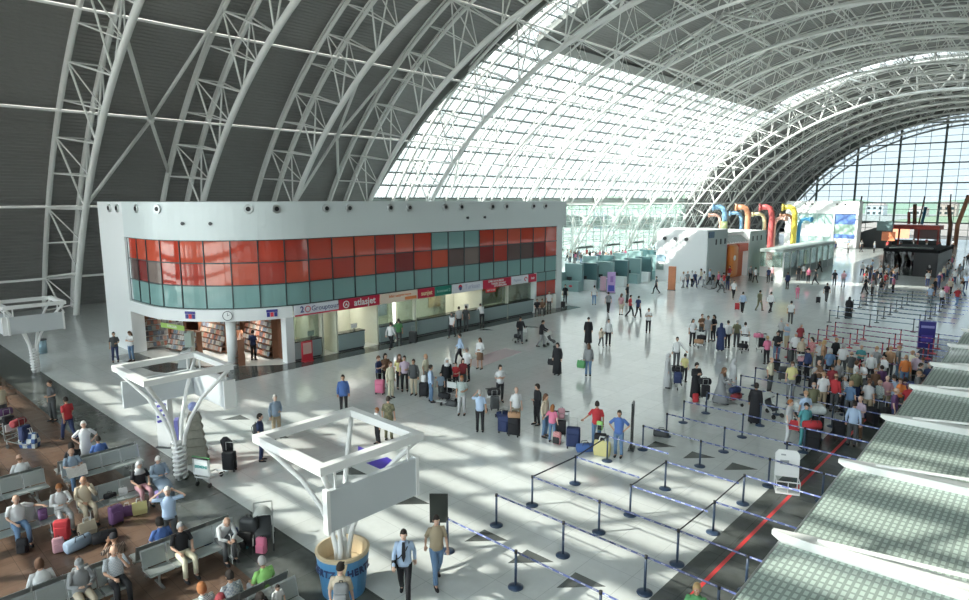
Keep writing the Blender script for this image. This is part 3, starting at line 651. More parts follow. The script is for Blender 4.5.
# curved coloured air ducts
DUC={'blue':(0.22,0.42,0.62),'orange':(0.80,0.36,0.20),'lime':(0.60,0.72,0.35),'red':(0.62,0.12,0.12),'yellow':(0.80,0.66,0.10),'brown':(0.32,0.16,0.10),'pink':(0.78,0.45,0.36),'pale':(0.74,0.70,0.42),'cobalt':(0.06,0.30,0.55)}
ducts=[(722,205,'blue',1,0.85,0,'tall blue duct with a lime foot, leftmost tall duct'),(716,213,'pink',1,0.5,0.6,'short pink duct left of the blue one'),
 (745,205,'orange',1,0.9,0,'tall orange duct, second tall one from the left'),(737,211,'blue',1,0.6,0.7,'short blue duct left of the tall orange one'),
 (769,205,'red',1,0.95,0,'tall red duct in the middle of the row'),(760,212,'pale',1,0.6,0.7,'yellow duct just left of the tall red one'),(777,216,'pink',-1,0.6,0.7,'short salmon duct right of the tall red one'),
 (792,205,'yellow',1,0.9,0,'tall yellow duct before the white glazed building'),(788,213,'brown',1,0.5,0.7,'thin brown duct left of the tall yellow one'),(802,217,'cobalt',-1,0.6,0.7,'cobalt blue duct right of the tall yellow one')]
for (u,v,c,sg,r,dd,lb) in ducts:
    YD={7:98,9:98}; y=102 if u<760 else (104 if u<780 else 108)
    p=ony(u,v+2,y); k=8.2/max(1,0)if False else 1
    o=empty('air_duct',(p.x,y+dd,0),0,lb,'air duct','coloured air ducts')
    zt=p.z; rad=r*0.62
    pts=[(0.55*sg,0,0),(0.55*sg,0,zt*0.55),(0.55*sg,0,zt*0.78),(0.45*sg,0,zt*0.90),(0.15*sg,0,zt*.975),(-0.35*sg,-0.1,zt),(-1.1*sg,-0.35,zt*0.99)]
    m=mat('duct_'+c,DUC[c],0.45)
    b=MB(); b.tube(pts,rad*0.72,14); b.build('duct_pipe',m,o,True)
    b=MB(); e=Vector(pts[-1]); b.tube([e,e+Vector((-0.28*sg,-0.1,0))],[rad*1.0,rad*1.05],16); b.build('duct_mouth',mat('duct_mouth_'+c,tuple(min(1,x*1.15+.04) for x in DUC[c]),0.45),o,True)
    if c=='blue' and u==722:
        b=MB(); b.tube([(0.55,0,0),(0.55,0,zt*0.72)],rad*0.9,14); b.build('duct_foot',mat('duct_lime',DUC['lime'],0.45),o,True)
# white glazed building far right of the ducts
o=empty('glazed_hall_block',(-37,139,0),0,'large white framed glazed block with a tall blue advertisement panel','building')
b=MB(); b.b2(-6.6,6.4,-2.2,0.6,6.6,9.0); b.b2(-6.6,-4.6,-2.2,0.6,0,6.6); b.b2(6.0,6.4,-2.2,0.6,0,6.6); b.b2(2.1,2.4,-2.25,-1.8,0,6.6); b.b2(-6.6,6.4,0.5,0.8,0,6.6); b.build('white_frame',BW,o)
b=MB(); b.b2(-4.6,2.1,-2.0,-1.95,0,6.6); b.build('glazing',mat('teal_glazing',(0.34,0.48,0.46),0.1),o)
b=MB(); b.b2(-4.6,2.1,-2.08,-2.0,2.2,4.6); b.build('balcony_band',BW,o)
for k in range(5):
    b=MB(); b.b2(-3.6+k*1.35,-3.5+k*1.35,-2.1,-2.0,0,6.6); b.build('mullion',BG_,o)
b=MB(); b.b2(2.4,6.0,-2.05,-1.95,4.6,6.5); b.b2(2.4,6.0,-2.05,-1.95,1.9,2.7); b.build('ad_panel',mat('ad_blue',(0.12,0.22,0.55),0.4,var=0.6,vscale=1.2),o)
b=MB(); b.b2(2.4,6.0,-2.05,-1.95,2.7,4.6); b.build('ad_photo',mat('ad_green',(0.35,0.5,0.42),0.4,var=0.5,vscale=0.8),o)
b=MB(); b.b2(2.4,6.0,-2.05,-1.95,0,1.9); b.build('ad_base',BW,o)
for x in (-3,-1.8,2.6,4):
    b=MB(); b.tube([(x,-2.2,8.4),(x,-2.35,8.4)],[0.18,0.16],10); b.build('air_nozzle',DARK,o)
# red roofed kiosk far away
o=empty('red_kiosk',(-25.4,158,0),R(0),'far kiosk with a red flat roof and warm lit interior','kiosk')
b=MB(); b.b2(-5.2,5.2,-2.5,2.5,3.3,4.1); b.build('roof_slab',mat('kiosk_red',(0.50,0.07,0.05),0.5),o)
for x in (-5,-1.7,1.7,5):
    b=MB(); b.b2(x-.15,x+.15,-2.4,-2.1,0,3.3); b.build('post',mat('kiosk_red_dark',(0.35,0.06,0.05),0.5),o)
b=MB(); b.b2(-5,5,-2.3,-1.9,0,1.1); b.build('counter',DARK,o)
b=MB(); b.b2(-4.8,-0.6,1.9,2.1,1.2,3.2); b.build('backlit_menu',mat('warm_lit',(0.9,0.5,0.35),0.5,emit=(1,0.5,0.3),es=1.2),o)
b=MB(); b.b2(0.2,4.8,1.9,2.1,1.2,3.2); b.build('back_panel',mat('menu_grey',(0.3,0.25,0.25),0.5),o)
PL=[((915,220),(915,204),'brown',0.45),((909,222),(909,212),'red',0.35),((922,221),(926,207),'cobalt',0.35),((919,222),(925,196),'brown',0.18),
    ((950,228),(949,205),'brown',0.45),((957,230),(969,195),'orange',0.5),((950,215),(951,194),'brown',0.15),((858,204),(862,196),'brown',0.2)]
pn=['thick brown','short red','slanted blue','thin leaning brown','dark brown upright','slanted orange brown','thin upright brown','tiny leaning brown']
for (p0,p1,c,r),n_ in zip(PL,pn):
    a=ony(*p0,161.5); c_=ony(*p1,161.5); 
    m=mat('pole_'+c,tuple(x*0.6 for x in DUC[c]),0.5); b=MB(); b.tube([(a.x,a.y,0.0 if p0[0]>930 or p0[0]<870 else 4.15),(a.x,a.y,4.2),c_],r*.8,10); tag(b.build('art_pole',m,smooth=True),'%s decorative pole rising before the far end wall'%n_,'pole')
# black pavilion
o=empty('black_pavilion',(-14.7,98,0),0,'black glazed pavilion with a flat roof in the far hall','kiosk')
b=MB(); b.b2(-2.9,2.9,-5.5,6,2.9,3.25); b.build('roof_slab',mat('matt_black',(0.012,0.012,0.013),0.9,spec=0.15),o)
b=MB(); b.b2(2.4,2.8,-5.4,5.9,0,2.9); b.b2(-2.8,-0.2,5.6,5.9,0,2.9); b.b2(0.4,2.8,-5.5,-5.2,0,2.9); b.build('dark_wall',BLACK,o)
b=MB(); b.b2(-2.7,0.4,-5.35,-5.3,0,2.9); b.b2(-2.75,-2.7,-5.3,5.8,0,2.9); b.build('glass_wall',glass('smoked_glass',(0.25,0.30,0.30),0.1),o)
for k in range(5):
    b=MB(); b.b2(-2.85,-2.7,-5.4+k*2.7,-5.25+k*2.7,0,2.9); b.build('post',BLACK,o)
b=MB(); b.tube([(-2.4,-4.8,3.3),(-1.0,-5.2,3.45),(2.2,-5.2,3.45)],0.08,6); b.build('roof_rail',CHROME,o)
o=empty('grey_kiosk',(-33,146,0),0,'dark grey sloping counter block beside the glazed hall block','kiosk')
b=MB(); b.loft([[(-1,-3,0),(6,-3,0),(6,3,0),(-1,3,0)],[(-1,-3,2.0),(6,-3,4.6),(6,3,4.6),(-1,3,2.0)]]); b.build('block',DARK,o); b=MB(); b.b2(4.4,7.0,-3.4,-3,3.4,5.2); b.build('sign_board',mat('sign_teal_grey',(0.16,0.25,0.26),0.5),o); b=MB(); b.b2(5.4,7.6,-3.6,-3.3,1.5,3.2); b.build('orange_board',mat('orange_glow',(0.8,0.25,0.12),0.5),o)
# ---- check-in desk islands in the back left
DT=mat('desk_teal',(0.07,0.15,0.16),0.35); DL=mat('desk_light',(0.26,0.40,0.40),0.35); DW=mat('desk_white',(0.72,0.76,0.76),0.4)
ds=[(571,291,DL),(586,290,DT),(602,288,DL),(617,286,DT),(630,283,DL),(641,281,DT),(652,279,DL),(659,274,DT),(604,279,DT),(618,276,DL),(588,280,DL),(632,273,DL),(645,271,DT)]
for k,(u,v,m) in enumerate(ds):
    p=fl(u,v); o=empty('checkin_desk',(p.x,p.y,0),R(10),['pale','dark'][m is DT]+' teal check-in booth, '+['nearest the shop building','second from the shop building','third from the shop building','fourth from the shop building','just right of the violet sign','behind the violet sign','left of the orange pillar','beside the orange pillar','behind the front booth row at left','behind the front booth row at right','at the rear next to the crowd','last row, right of its pale neighbour','last row, next to the white pavilion'][k],'check-in desk')
    b=MB(); b.b2(-0.95,0.95,-0.35,0.4,0,1.05); b.build('counter',DW if k%2 else DL,o)
    b=MB(); b.b2(-0.95,0.95,0.45,0.95,0,2.75); b.build('back_panel',m,o)
    b=MB(); b.b2(-0.95,-0.85,-0.35,0.6,0,1.9); b.build('side_panel',m,o)
    b=MB(); b.b2(-0.5,0.0,0.05,0.1,1.1,1.45); b.b2(-.28,-.22,.05,.1,1.05,1.12); b.build('monitor',BLACK,o)
    if k==0:
        b=MB(); b.sph((0.1,-0.36,0.55),(0.2,0.02,0.12),8,4); b.build('red_emblem',REDP,o)
def slabsign(u,v,w_,t_,h_,m,lb,rz=0,name='totem_sign',face=None,cat='sign'):
    p=fl(u,v); o=empty(name,(p.x,p.y,0),rz,lb,cat); b=MB(); b.b2(-w_/2,w_/2,-t_/2,t_/2,0.05,h_); b.build('panel',m,o)
    b=MB(); b.b2(-w_/2-.05,w_/2+.05,-t_/2-.08,t_/2+.08,0,0.05); b.build('base_plate',DARK,o)
    if face:
        for (x0,x1,z0,z1,mm) in face:
            b=MB(); b.b2(x0,x1,-t_/2-.012,-t_/2,z0,z1); b.build('graphic',mm,o)
    return o
OP=mat('orange_pillar',(0.60,0.22,0.10),0.45,var=.12,vscale=3)
slabsign(671.5,290,0.72,0.45,2.45,OP,'orange tapering info pillar standing before the booths',R(20),'info_pillar',cat='pillar')
slabsign(709,283,0.5,0.5,2.5,OP,'orange and yellow info pillar near the white pavilion corner',R(25),'info_pillar',[(-.25,-.1,0.1,2.45,mat('pillar_yellow',(0.75,0.45,0.08),0.4))],'pillar')
VIO=mat('sign_violet',(0.28,0.15,0.42),0.4)
slabsign(611,293,0.8,0.2,2.1,mat('violet_light',(0.48,0.32,0.60),0.4),'light violet totem sign among the check-in booths',R(30),'totem_sign',[(-.3,.3,0.2,0.8,mat('blue_square',(0.06,0.07,0.4),.4)),(-.1,.2,1.1,1.7,VIO)])
slabsign(603,291,0.6,0.2,1.5,mat('pinkish_board',(0.55,0.35,0.42),0.4),'small pink and white board left of the violet totem',R(30),'totem_sign')
slabsign(925,349,0.85,0.25,1.75,mat('sign_indigo',(0.035,0.03,0.22),0.35),'dark indigo totem sign behind the red queue barriers',R(20),'totem_sign',[(-.35,.35,1.35,1.5,mat('indigo_print',(0.3,0.3,0.6),.4)),(-.3,.3,0.5,0.9,mat('indigo_mid',(0.08,0.06,0.4),.4))])
slabsign(631.5,449,0.42,0.06,1.82,mat('black_board',(0.02,0.022,0.022),0.35),'tall narrow black board standing by the person in the blue baby carrier',R(112),'floor_board',[(-.15,.15,1.3,1.7,DARK)])
# ---- small items on the near left
o=empty('litter_bin',(*fl(43,353)[:2],0),0,'grey blue litter bin beside the far left coiled trunk','bin')
b=MB(); b.cyl((0,0,0),0.24,0.8,18); b.build('bin_body',mat('bin_blue_grey',(0.25,0.36,0.42),0.4,metal=.4),o,True); b=MB(); b.cyl((0,0,0.8),0.26,0.06,18); b.build('lid',DARK,o)

# ================================================================== FURNITURE AND STEEL TREES
def steel_tree(x,y,lb,panels,coil=True,fz=3.8,hs=1.28):
    o=empty('steel_tree',(x,y,0),0,lb,'light structure')
    b=MB()
    for sx in(-1,1):
        for sy in(-1,1):
            pts=[(sx*0.10,sy*0.10,0.0),(sx*0.10,sy*0.10,1.0),(sx*0.16,sy*0.16,1.5),(sx*0.32,sy*0.32,2.1),(sx*0.62,sy*0.62,2.8),(sx*1.0,sy*1.0,3.35),(sx*(hs-.02),sy*(hs-.02),fz-0.09)]
            q=MB(); q.tube(pts,0.062,8); q.build('arm',WHITE,o,True)
    q=MB(); q.cyl((0,0,0),0.11,1.3,12); q.build('trunk',WHITE,o,True)
    if coil:
        n=120; q=MB(); q.tube([(0.19*math.cos(2*math.pi*8*i/n),0.19*math.sin(2*math.pi*8*i/n),0.06+1.25*i/n) for i in range(n+1)],0.045,6); q.build('coil',WHITE,o,True)
    c=[(-hs,-hs),(hs,-hs),(hs,hs),(-hs,hs)]
    for k in range(4):
        a,d=c[k],c[(k+1)%4]; q=MB()
        if k%2==0: q.b2(-hs-0.1,hs+0.1,a[1]-0.1,a[1]+0.1,fz-0.08,fz+0.10)
        else: q.b2(a[0]-0.1,a[0]+0.1,-hs+0.1,hs-0.1,fz-0.08,fz+0.10)
        q.build('frame_bar',WHITE,o)
    for side,th in panels:
        q=MB(); e=MB(); z0,z1=2.42,3.32
        if side=='+x': q.b2(hs-th/2,hs+th/2,-hs+.12,hs-.12,z0,z1); hp=[(hs,-hs+.3),(hs,hs-.3)]; e.b2(hs-th/2-.02,hs+th/2+.02,hs-.12,hs-.04,z0-.03,z1+.03); e.b2(hs-th/2-.02,hs+th/2+.02,-hs+.04,-hs+.12,z0-.03,z1+.03)
        if side=='-x': q.b2(-hs-th/2,-hs+th/2,-hs+.12,hs-.12,z0,z1); hp=[(-hs,-hs+.3),(-hs,hs-.3)]; e.b2(-hs-th/2-.02,-hs+th/2+.02,hs-.12,hs-.04,z0-.03,z1+.03)
        if side=='+y': q.b2(-hs+.12,hs-.12,hs-th/2,hs+th/2,z0,z1); hp=[(-hs+.3,hs),(hs-.3,hs)]; e.b2(hs-.12,hs-.04,hs-th/2-.02,hs+th/2+.02,z0-.03,z1+.03)
        if side=='-y': q.b2(-hs+.12,hs-.12,-hs-th/2,-hs+th/2,z0,z1); hp=[(-hs+.3,-hs),(hs-.3,-hs)]; e.b2(hs-.12,hs-.04,-hs-th/2-.02,-hs+th/2+.02,z0-.03,z1+.03)
        pn=q.build('sign_box',mat('sign_box_grey',(0.56,0.60,0.62),0.5),o); e.build('box_edge',WHITE,pn)
        for (hx,hy) in hp:
            q=MB(); q.tube([(hx,hy,z1),(hx,hy,fz)],0.03,6); q.build('hanger',WHITE,o)
    return o
steel_tree(-40.6,8.25,'white steel tree with a coiled trunk, farthest left of the three',[('+x',0.12),('-y',0.3)])
steel_tree(-21.2,8.0,'middle white steel tree with a coiled trunk by the display tower',[('-x',0.12),('+y',0.35)])
steel_tree(-12.0,8.05,'nearest white steel tree rising from the blue and tan planter drum',[('+x',0.12)],coil=False)
o=empty('planter_drum',(-12.0,8.05,0),0,'blue and tan printed drum around the foot of the nearest steel tree','planter')
PB=mat('drum_blue',(0.10,0.30,0.55),0.4); PT=mat('drum_tan',(0.62,0.50,0.33),0.5)
q=MB(); n=28
prof=[(0.50,0.0),(0.56,0.5),(0.62,1.0),(0.64,1.08),(0.58,1.10),(0.54,1.0),(0.48,0.7)]
for (r0,z0),(r1,z1) in zip(prof,prof[1:]):
    q.cur=0 if z1<=1.0 and r1>=r0 else 1
    q.loft([[(r0*math.cos(2*math.pi*k/n),r0*math.sin(2*math.pi*k/n),z0) for k in range(n)],[(r1*math.cos(2*math.pi*k/n),r1*math.sin(2*math.pi*k/n),z1) for k in range(n)]],cap=False)
q.build('drum_wall',[PB,PT],o)
q=MB(); q.cyl((0,0,0.62),0.52,0.06,n); q.build('inner_lid',PT,o)
q=MB(); q.poly([((0.575+.06*(z-.5))*math.cos(R(a))+.01,(0.575+.06*(z-.5))*math.sin(R(a))-.01,z) for a,z in ((-48,0.45),(-42,0.45),(-30,0.75),(-24,0.99),(-46,0.99))],(0.02,-0.02,0)); q.build('tan_wave',PT,o)
for a,txt in ((-86,'HERTZ'),(8,'HERTZ')):
    for k,chh in enumerate(txt):
        aa=a+(k-2)*13.5; t=text_mesh(chh,0.21,mat('drum_navy',(0.03,0.05,0.14),0.4),'lettering',o,0.01); t.location=(0.612*math.cos(R(aa)),0.612*math.sin(R(aa)),0.72); t.rotation_euler=(R(83),0,R(aa+90))
# striped display tower and side sign, luggage trolley with sign, stand with a small shelf
o=empty('display_tower',(*fl(197,462)[:2],0),R(62),'tall tiered leaflet tower with a blue ball on top beside the middle steel tree','display')
TW=mat('tower_stone',(0.22,0.215,0.18),0.6,var=.3,vscale=9)
for k in range(6):
    q=MB(); w0=0.40-0.03*k; q.loft([[(-w0,-w0*.7,0.05+k*.3),(w0,-w0*.7,0.05+k*.3),(w0,w0*.7,0.05+k*.3),(-w0,w0*.7,0.05+k*.3)],[(-w0+.09,-w0*.7+.06,0.33+k*.3),(w0-.09,-w0*.7+.06,0.33+k*.3),(w0-.09,w0*.7-.06,0.33+k*.3),(-w0+.09,w0*.7-.06,0.33+k*.3)]]); q.build('tier',TW,o)
q=MB(); q.b2(-0.62,-0.5,-0.2,0.2,0.05,1.65); q.build('side_board',mat('board_lilac_blue',(0.22,0.22,0.60),0.4),o)
q=MB(); q.sph((0,0,2.05),0.17,12,8); q.build('ball',mat('ball_blue',(0.3,0.35,0.65),0.3),o,True)
o=empty('advert_banner',(*fl(167,446)[:2],0),R(35),'slim leaning white advert banner with navy print behind the middle steel tree','sign')
q=MB(); q.box((0,0,1.05),(0.5,0.3,2.1)); q.build('banner_body',WHITE,o)
for k in range(5):
    q=MB(); q.box((-0.02+0.03*(k%2),-0.16,1.85-k*0.2),(0.42-0.05*(k%3),0.012,0.09),ry=R(-18)); q.build('navy_print',mat('banner_navy',(0.07,0.06,0.35),0.4),o)
q=MB(); q.b2(-.3,.3,-.25,.25,0,.04); q.build('base_plate',DARK,o)
# ---- baggage trolley
TFR=mat('trolley_metal',(0.50,0.52,0.52),0.3,metal=.8); TPN=mat('trolley_panel',(0.75,0.78,0.77),0.4)
def mk_trolley():
    o=empty('baggage_trolley',(0,0,0),0,'x','trolley')
    q=MB()
    for s in(-1,1): q.tube([(s*.28,.45,1.0),(s*.28,.42,.32),(s*.26,-.5,.20)],0.02,6)
    q.tube([(-.28,.42,.32),(.28,.42,.32)],.02,6); q.tube([(-.26,-.5,.2),(.26,-.5,.2)],.02,6); q.tube([(-.27,0,.26),(.27,0,.26)],.02,6); q.build('frame',TFR,o)
    q=MB(); q.tube([(-.30,.47,1.0),(.30,.47,1.0)],.028,8); q.build('handle_bar',BLACK,o,True)
    q=MB(); q.b2(-.25,.25,.36,.40,.62,.9); q.build('sign_panel',TPN,o)
    for p in ((-.24,.38),(.24,.38),(0,-.45)):
        q=MB(); q.tube([(p[0]-.02,p[1],.08),(p[0]+.02,p[1],.08)],.08,12); q.build('wheel',RUB,o,True)
    q=MB(); q.tube([(-.26,-.5,.2),(-.24,-.45,.08)],.015,5);q.tube([(.26,-.5,.2),(.03,-.45,.08)],.015,5); q.tube([(-.24,.4,.3),(-.24,.38,.08)],.015,5); q.tube([(.24,.4,.3),(.24,.38,.08)],.015,5); q.build('caster_fork',TFR,o)
    return o
trolley=Proto(mk_trolley)
def mk_case():
    o=empty('suitcase',(0,0,0),0,'x','suitcase')
    q=MB(); q.rbox((0,0,.39),(.44,.26,.64),.05); q.build('shell',DARK,o,True)
    q=MB(); q.rbox((0,-.14,.33),(.36,.05,.38),.02); q.build('front_pocket',BLACK,o,True)
    q=MB(); q.tube([(-.13,.09,.7),(-.13,.09,1.0),(.13,.09,1.0),(.13,.09,.7)],.012,6); q.build('handle',CHROME,o)
    for s in(-1,1):
        q=MB(); q.tube([(s*.18-.02,.08,.04),(s*.18+.02,.08,.04)],.04,10); q.build('wheel',RUB,o)
    for s in(-1,1):
        q=MB(); q.b2(s*.175-.025,s*.175+.025,-.1,-.06,0,.08); q.build('foot',BLACK,o)
    return o
case=Proto(mk_case)
def mk_duffel():
    o=empty('duffel_bag',(0,0,0),0,'x','bag')
    q=MB(); q.tube([(-.33,0,.17),(-.30,0,.17),(0,0,.175),(.30,0,.17),(.33,0,.17)],[(.10,.10),(.165,.16),(.175,.17),(.165,.16),(.10,.10)],12,xref=(0,0,1)); q.build('bag_body',DARK,o,True)
    for s in(-1,1):
        q=MB(); q.tube([(-.13,s*.12,.28),(-.1,s*.1,.4),(.1,s*.1,.4),(.13,s*.12,.28)],.012,5); q.build('strap',BLACK,o)
    return o
duffel=Proto(mk_duffel)
def mk_backpack():
    o=empty('backpack',(0,0,0),0,'x','bag')
    q=MB(); q.rbox((0,0,.25),(.32,.18,.5),.07); q.build('bag_body',DARK,o,True)
    q=MB(); q.rbox((0,-.11,.18),(.26,.07,.26),.03); q.build('front_pocket',BLACK,o,True)
    q=MB(); q.tube([(-.04,.02,.49),(-.03,.02,.55),(.03,.02,.55),(.04,.02,.49)],.01,5); q.build('handle',BLACK,o)
    for s in(-1,1):
        q=MB(); q.tube([(s*.09,.08,.46),(s*.11,.14,.35),(s*.10,.12,.12),(s*.09,.08,.06)],.014,5); q.build('strap',BLACK,o)
    return o
backpack=Proto(mk_backpack)
def mk_bag():
    o=empty('carrier_bag',(0,0,0),0,'x','bag')
    q=MB(); q.loft([[(-.18,-.08,0),(.18,-.08,0),(.18,.08,0),(-.18,.08,0)],[(-.2,-.1,.15),(.2,-.1,.15),(.2,.1,.15),(-.2,.1,.15)],[(-.19,-.03,.36),(.19,-.03,.36),(.19,.03,.36),(-.19,.03,.36)]]); q.build('bag_body',WHITE,o)
    for s in(-1,1):
        q=MB(); q.tube([(-.08,s*.03,.35),(-.06,s*.03,.46),(.06,s*.03,.46),(.08,s*.03,.35)],.008,5); q.build('handle',WHITE,o)
    return o
bag=Proto(mk_bag)
def mk_stroller():
    o=empty('stroller',(0,0,0),0,'x','stroller')
    q=MB()
    for s in(-1,1): q.tube([(s*.24,.5,1.0),(s*.25,.1,.55),(s*.26,-.38,.12)],.016,6); q.tube([(s*.25,.1,.55),(s*.26,.35,.12)],.016,6)
    q.tube([(-.24,.5,1.0),(.24,.5,1.0)],.02,6); q.build('frame',TFR,o)
    q=MB(); q.tube([(0,.18,.75),(0,.12,.48),(0,-.18,.42),(0,-.25,.3)],[(.2,.05),(.22,.06),(.22,.06),(.2,.04)],10,xref=(1,0,0)); q.build('seat',DARK,o,True)
    rg=[]
    for k in range(6):
        a=R(10+k*26); rg.append([(.25*math.cos(R(t)),.12+.32*math.cos(a)*math.sin(R(t)) *1.0,.72+.34*math.sin(a)*math.sin(R(t))) for t in range(0,181,20)])
    q=MB(); q.loft(rg,cap=False,closed=False); q.build('canopy',mat('canopy_grey',(0.42,0.44,0.42),0.7),o,True)
    for s in(-1,1):
        for y in(-.38,.35):
            q=MB(); q.tube([(s*.26-.02,y,.10),(s*.26+.02,y,.10)],.10,12); q.build('wheel',RUB,o,True)
    return o
stroller=Proto(mk_stroller)
# ---- stanchions
def mk_st():
    o=empty('queue_post',(0,0,0),0,'x','stanchion')
    q=MB(); q.tube([(0,0,0),(0,0,.02),(0,0,.045),(0,0,.06)],[.19,.19,.12,.05],18); q.build('base',NAVYP,o,True)
    q=MB(); q.cyl((0,0,.05),.032,.85,10); q.build('post',NAVYP,o,True)
    q=MB(); q.cyl((0,0,.88),.04,.08,10); q.build('belt_head',BLACK,o,True)
    return o
post=Proto(mk_st)
REDM=mat('queue_red',(0.42,0.03,0.05),0.45); REDB=mat('red_belt',(0.60,0.04,0.10),0.5); GRB=mat('teal_grey_belt',(0.14,0.22,0.25),0.5)
def belt(o,dx,dy,m,printed=True,z=.92):
    L=math.hypot(dx,dy); a=math.atan2(dy,dx); c,s=math.cos(a),math.sin(a); q=MB(); 
    q.box((dx/2,dy/2,z),(L-.06,.006,.05),rz=a); bo=q.build('belt',m,o)
    if printed:
        n=int(L/.28); g=MB()
        for k in range(n):
            t=(k+.5)*L/n; g.box((c*t,s*t,z),(.10,.012,.022),rz=a)
        g.build('belt_print',BELTW,bo)
ROWN={10.9:'nearest row',12.8:'second row',14.45:'third row',16.6:'short fourth row',18.5:'fifth row',20.7:'row level with the white baggage gauge',22.55:'row behind the baggage gauge row',24.5:'next row towards the queue',26.3:'row at the robed woman',28.2:'row inside the queue',30.1:'row deep inside the queue'}
for y,xs,bl in [(10.9,(-11.39,-9.04,-6.68),1),(12.8,(-11.35,-9.02,-6.65,-4.9),1),(14.45,(-11.36,-8.98,-6.64,-4.9),1),(16.6,(-11.27,-6.62),0),(15.93,(-8.85,),0),(18.23,(-8.91,),0),(18.9,(-11.49,-6.67),0),
                (20.7,(-11.08,-8.86,-6.54,-4.94),1),(22.55,(-11.07,-8.78,-6.6),1),(24.5,(-11.3,-8.85,-6.6),1),(26.3,(-11.11,-8.8,-6.6),1),(28.2,(-11.1,-8.8,-6.6),1),(30.1,(-11.1,-8.8,-6.6),1),(32.0,(-11.1,-8.8,-6.6),1),(34,(-11.1,-8.8,-6.6),1)]:
    for k,x in enumerate(xs):
        yy=y
        o=post((x,yy,0),0,'navy queue post in the %s, %s one'%(ROWN[min(ROWN,key=lambda q:abs(q-yy))] if yy<31 else 'rearmost blue belt row' if yy>33 else 'last but one blue belt row',{-11:'left',-9:'middle',-7:'right',-5:'lane edge'}[min((-11,-9,-7,-5),key=lambda q:abs(q-x))]),'navy queue posts with blue belts')
        if bl and k<len(xs)-1: belt(o,xs[k+1]-x,0,BELT)
        elif bl and y in (12.8,14.45) and False: pass
for (a,c) in (((-11.36,14.45),(-11.27,16.6)),((-11.27,16.6),(-11.49,18.9)),((-8.85,15.93),(-8.91,18.23)),((-6.64,14.45),(-6.62,16.6)),((-6.62,16.6),(-6.67,18.9))):
    q=[o for o in COL.objects if o.name.startswith('queue_post') and abs(o.location.x-a[0])<.01 and abs(o.location.y-a[1])<.01]
    if q: belt(q[0],c[0]-a[0],c[1]-a[1],BELTD,False)
for r in range(7):
    y=37.5+r*1.75; xs=(-11.9+.06*r,-9.8,-7.7,-5.7)
    for k,x in enumerate(xs):
        o=post((x,y,0),0,'dark red queue post with red belts, %s row, %s in it'%(['first','second','third','fourth','fifth','sixth','last'][r],['leftmost','second','third','rightmost'][k]),'red belt queue posts',mats={'base':REDM,'post':REDM})
        if k<3:
            belt(o,xs[k+1]-x,0,REDB,False)
for r in range(8):
    y=53+r*2.3; xs=(-13.2,-10.5,-7.8)
    for k,x in enumerate(xs):
        o=post((x,y,0),0,'grey queue post beyond the red barriers, %s row, %s in its row'%(['first','second','third','fourth','fifth','sixth','seventh','last'][r],['left','middle','right'][k]),'grey queue posts before the black pavilion',mats={'base':DARK,'post':DARK})
        if k<2: belt(o,xs[k+1]-x,0,GRB,False); belt(o,xs[k+1]-x,0,GRB,False,.55)
# black sign on the first post
o=empty('post_sign',(-11.55,10.75,0),R(42.7),'black rectangular sign panel on a post at the near end of the queue belts','sign')
q=MB(); q.b2(-.24,.24,-.02,.02,.82,1.62); q.build('sign_panel',mat('sign_black',(0.03,0.035,0.03),0.35),o); q=MB(); q.cyl((0,0.05,0),.025,.9,8); q.cyl((0,0.05,0),.12,.03,14); q.build('stem',NAVYP,o)
# baggage gauge
o=empty('baggage_gauge',(-6.0,20.75,0),R(25),'white baggage gauge stand with a tube rack straddling the dark lane edge','stand')
q=MB(); q.loft([[(-.36,.12,.42),(.36,.12,.42),(.36,.16,.42),(-.36,.16,.42)],[(-.36,.20,1.15),(.36,.20,1.15),(.36,.24,1.15),(-.36,.24,1.15)],[(-.26,.21,1.28),(.26,.21,1.28),(.26,.25,1.28),(-.26,.25,1.28)]]); q.build('header_panel',WHITE,o)
q=MB(); q.box((-.08,.165,.88),(.26,.01,.14),rx=R(-6)); q.build('text_block',mat('text_grey',(0.35,0.37,0.38),0.5),o); q=MB(); q.box((-.12,.195,1.12),(.14,.01,.05),rx=R(-6)); q.build('logo',mat('text_grey',(0.35,0.37,0.38),0.5),o)
q=MB()
for s in(-1,1): q.tube([(s*.34,.15,1.1),(s*.34,.15,.03),(s*.34,-.32,.03),(s*.34,-.32,.42),(s*.34,.13,.42)],.02,6)
for p,z in((-.32,.42),(-.32,.03),(.13,.03),(-.32,.22)): q.tube([(-.34,p,z),(.34,p,z)],.02,6)
q.tube([(0,-.32,.03),(0,-.32,.42)],.015,6); q.build('tube_rack',WHITE,o); q=MB(); q.b2(-.34,.34,-.32,.15,.02,.05); q.build('tray',WHITE,o)
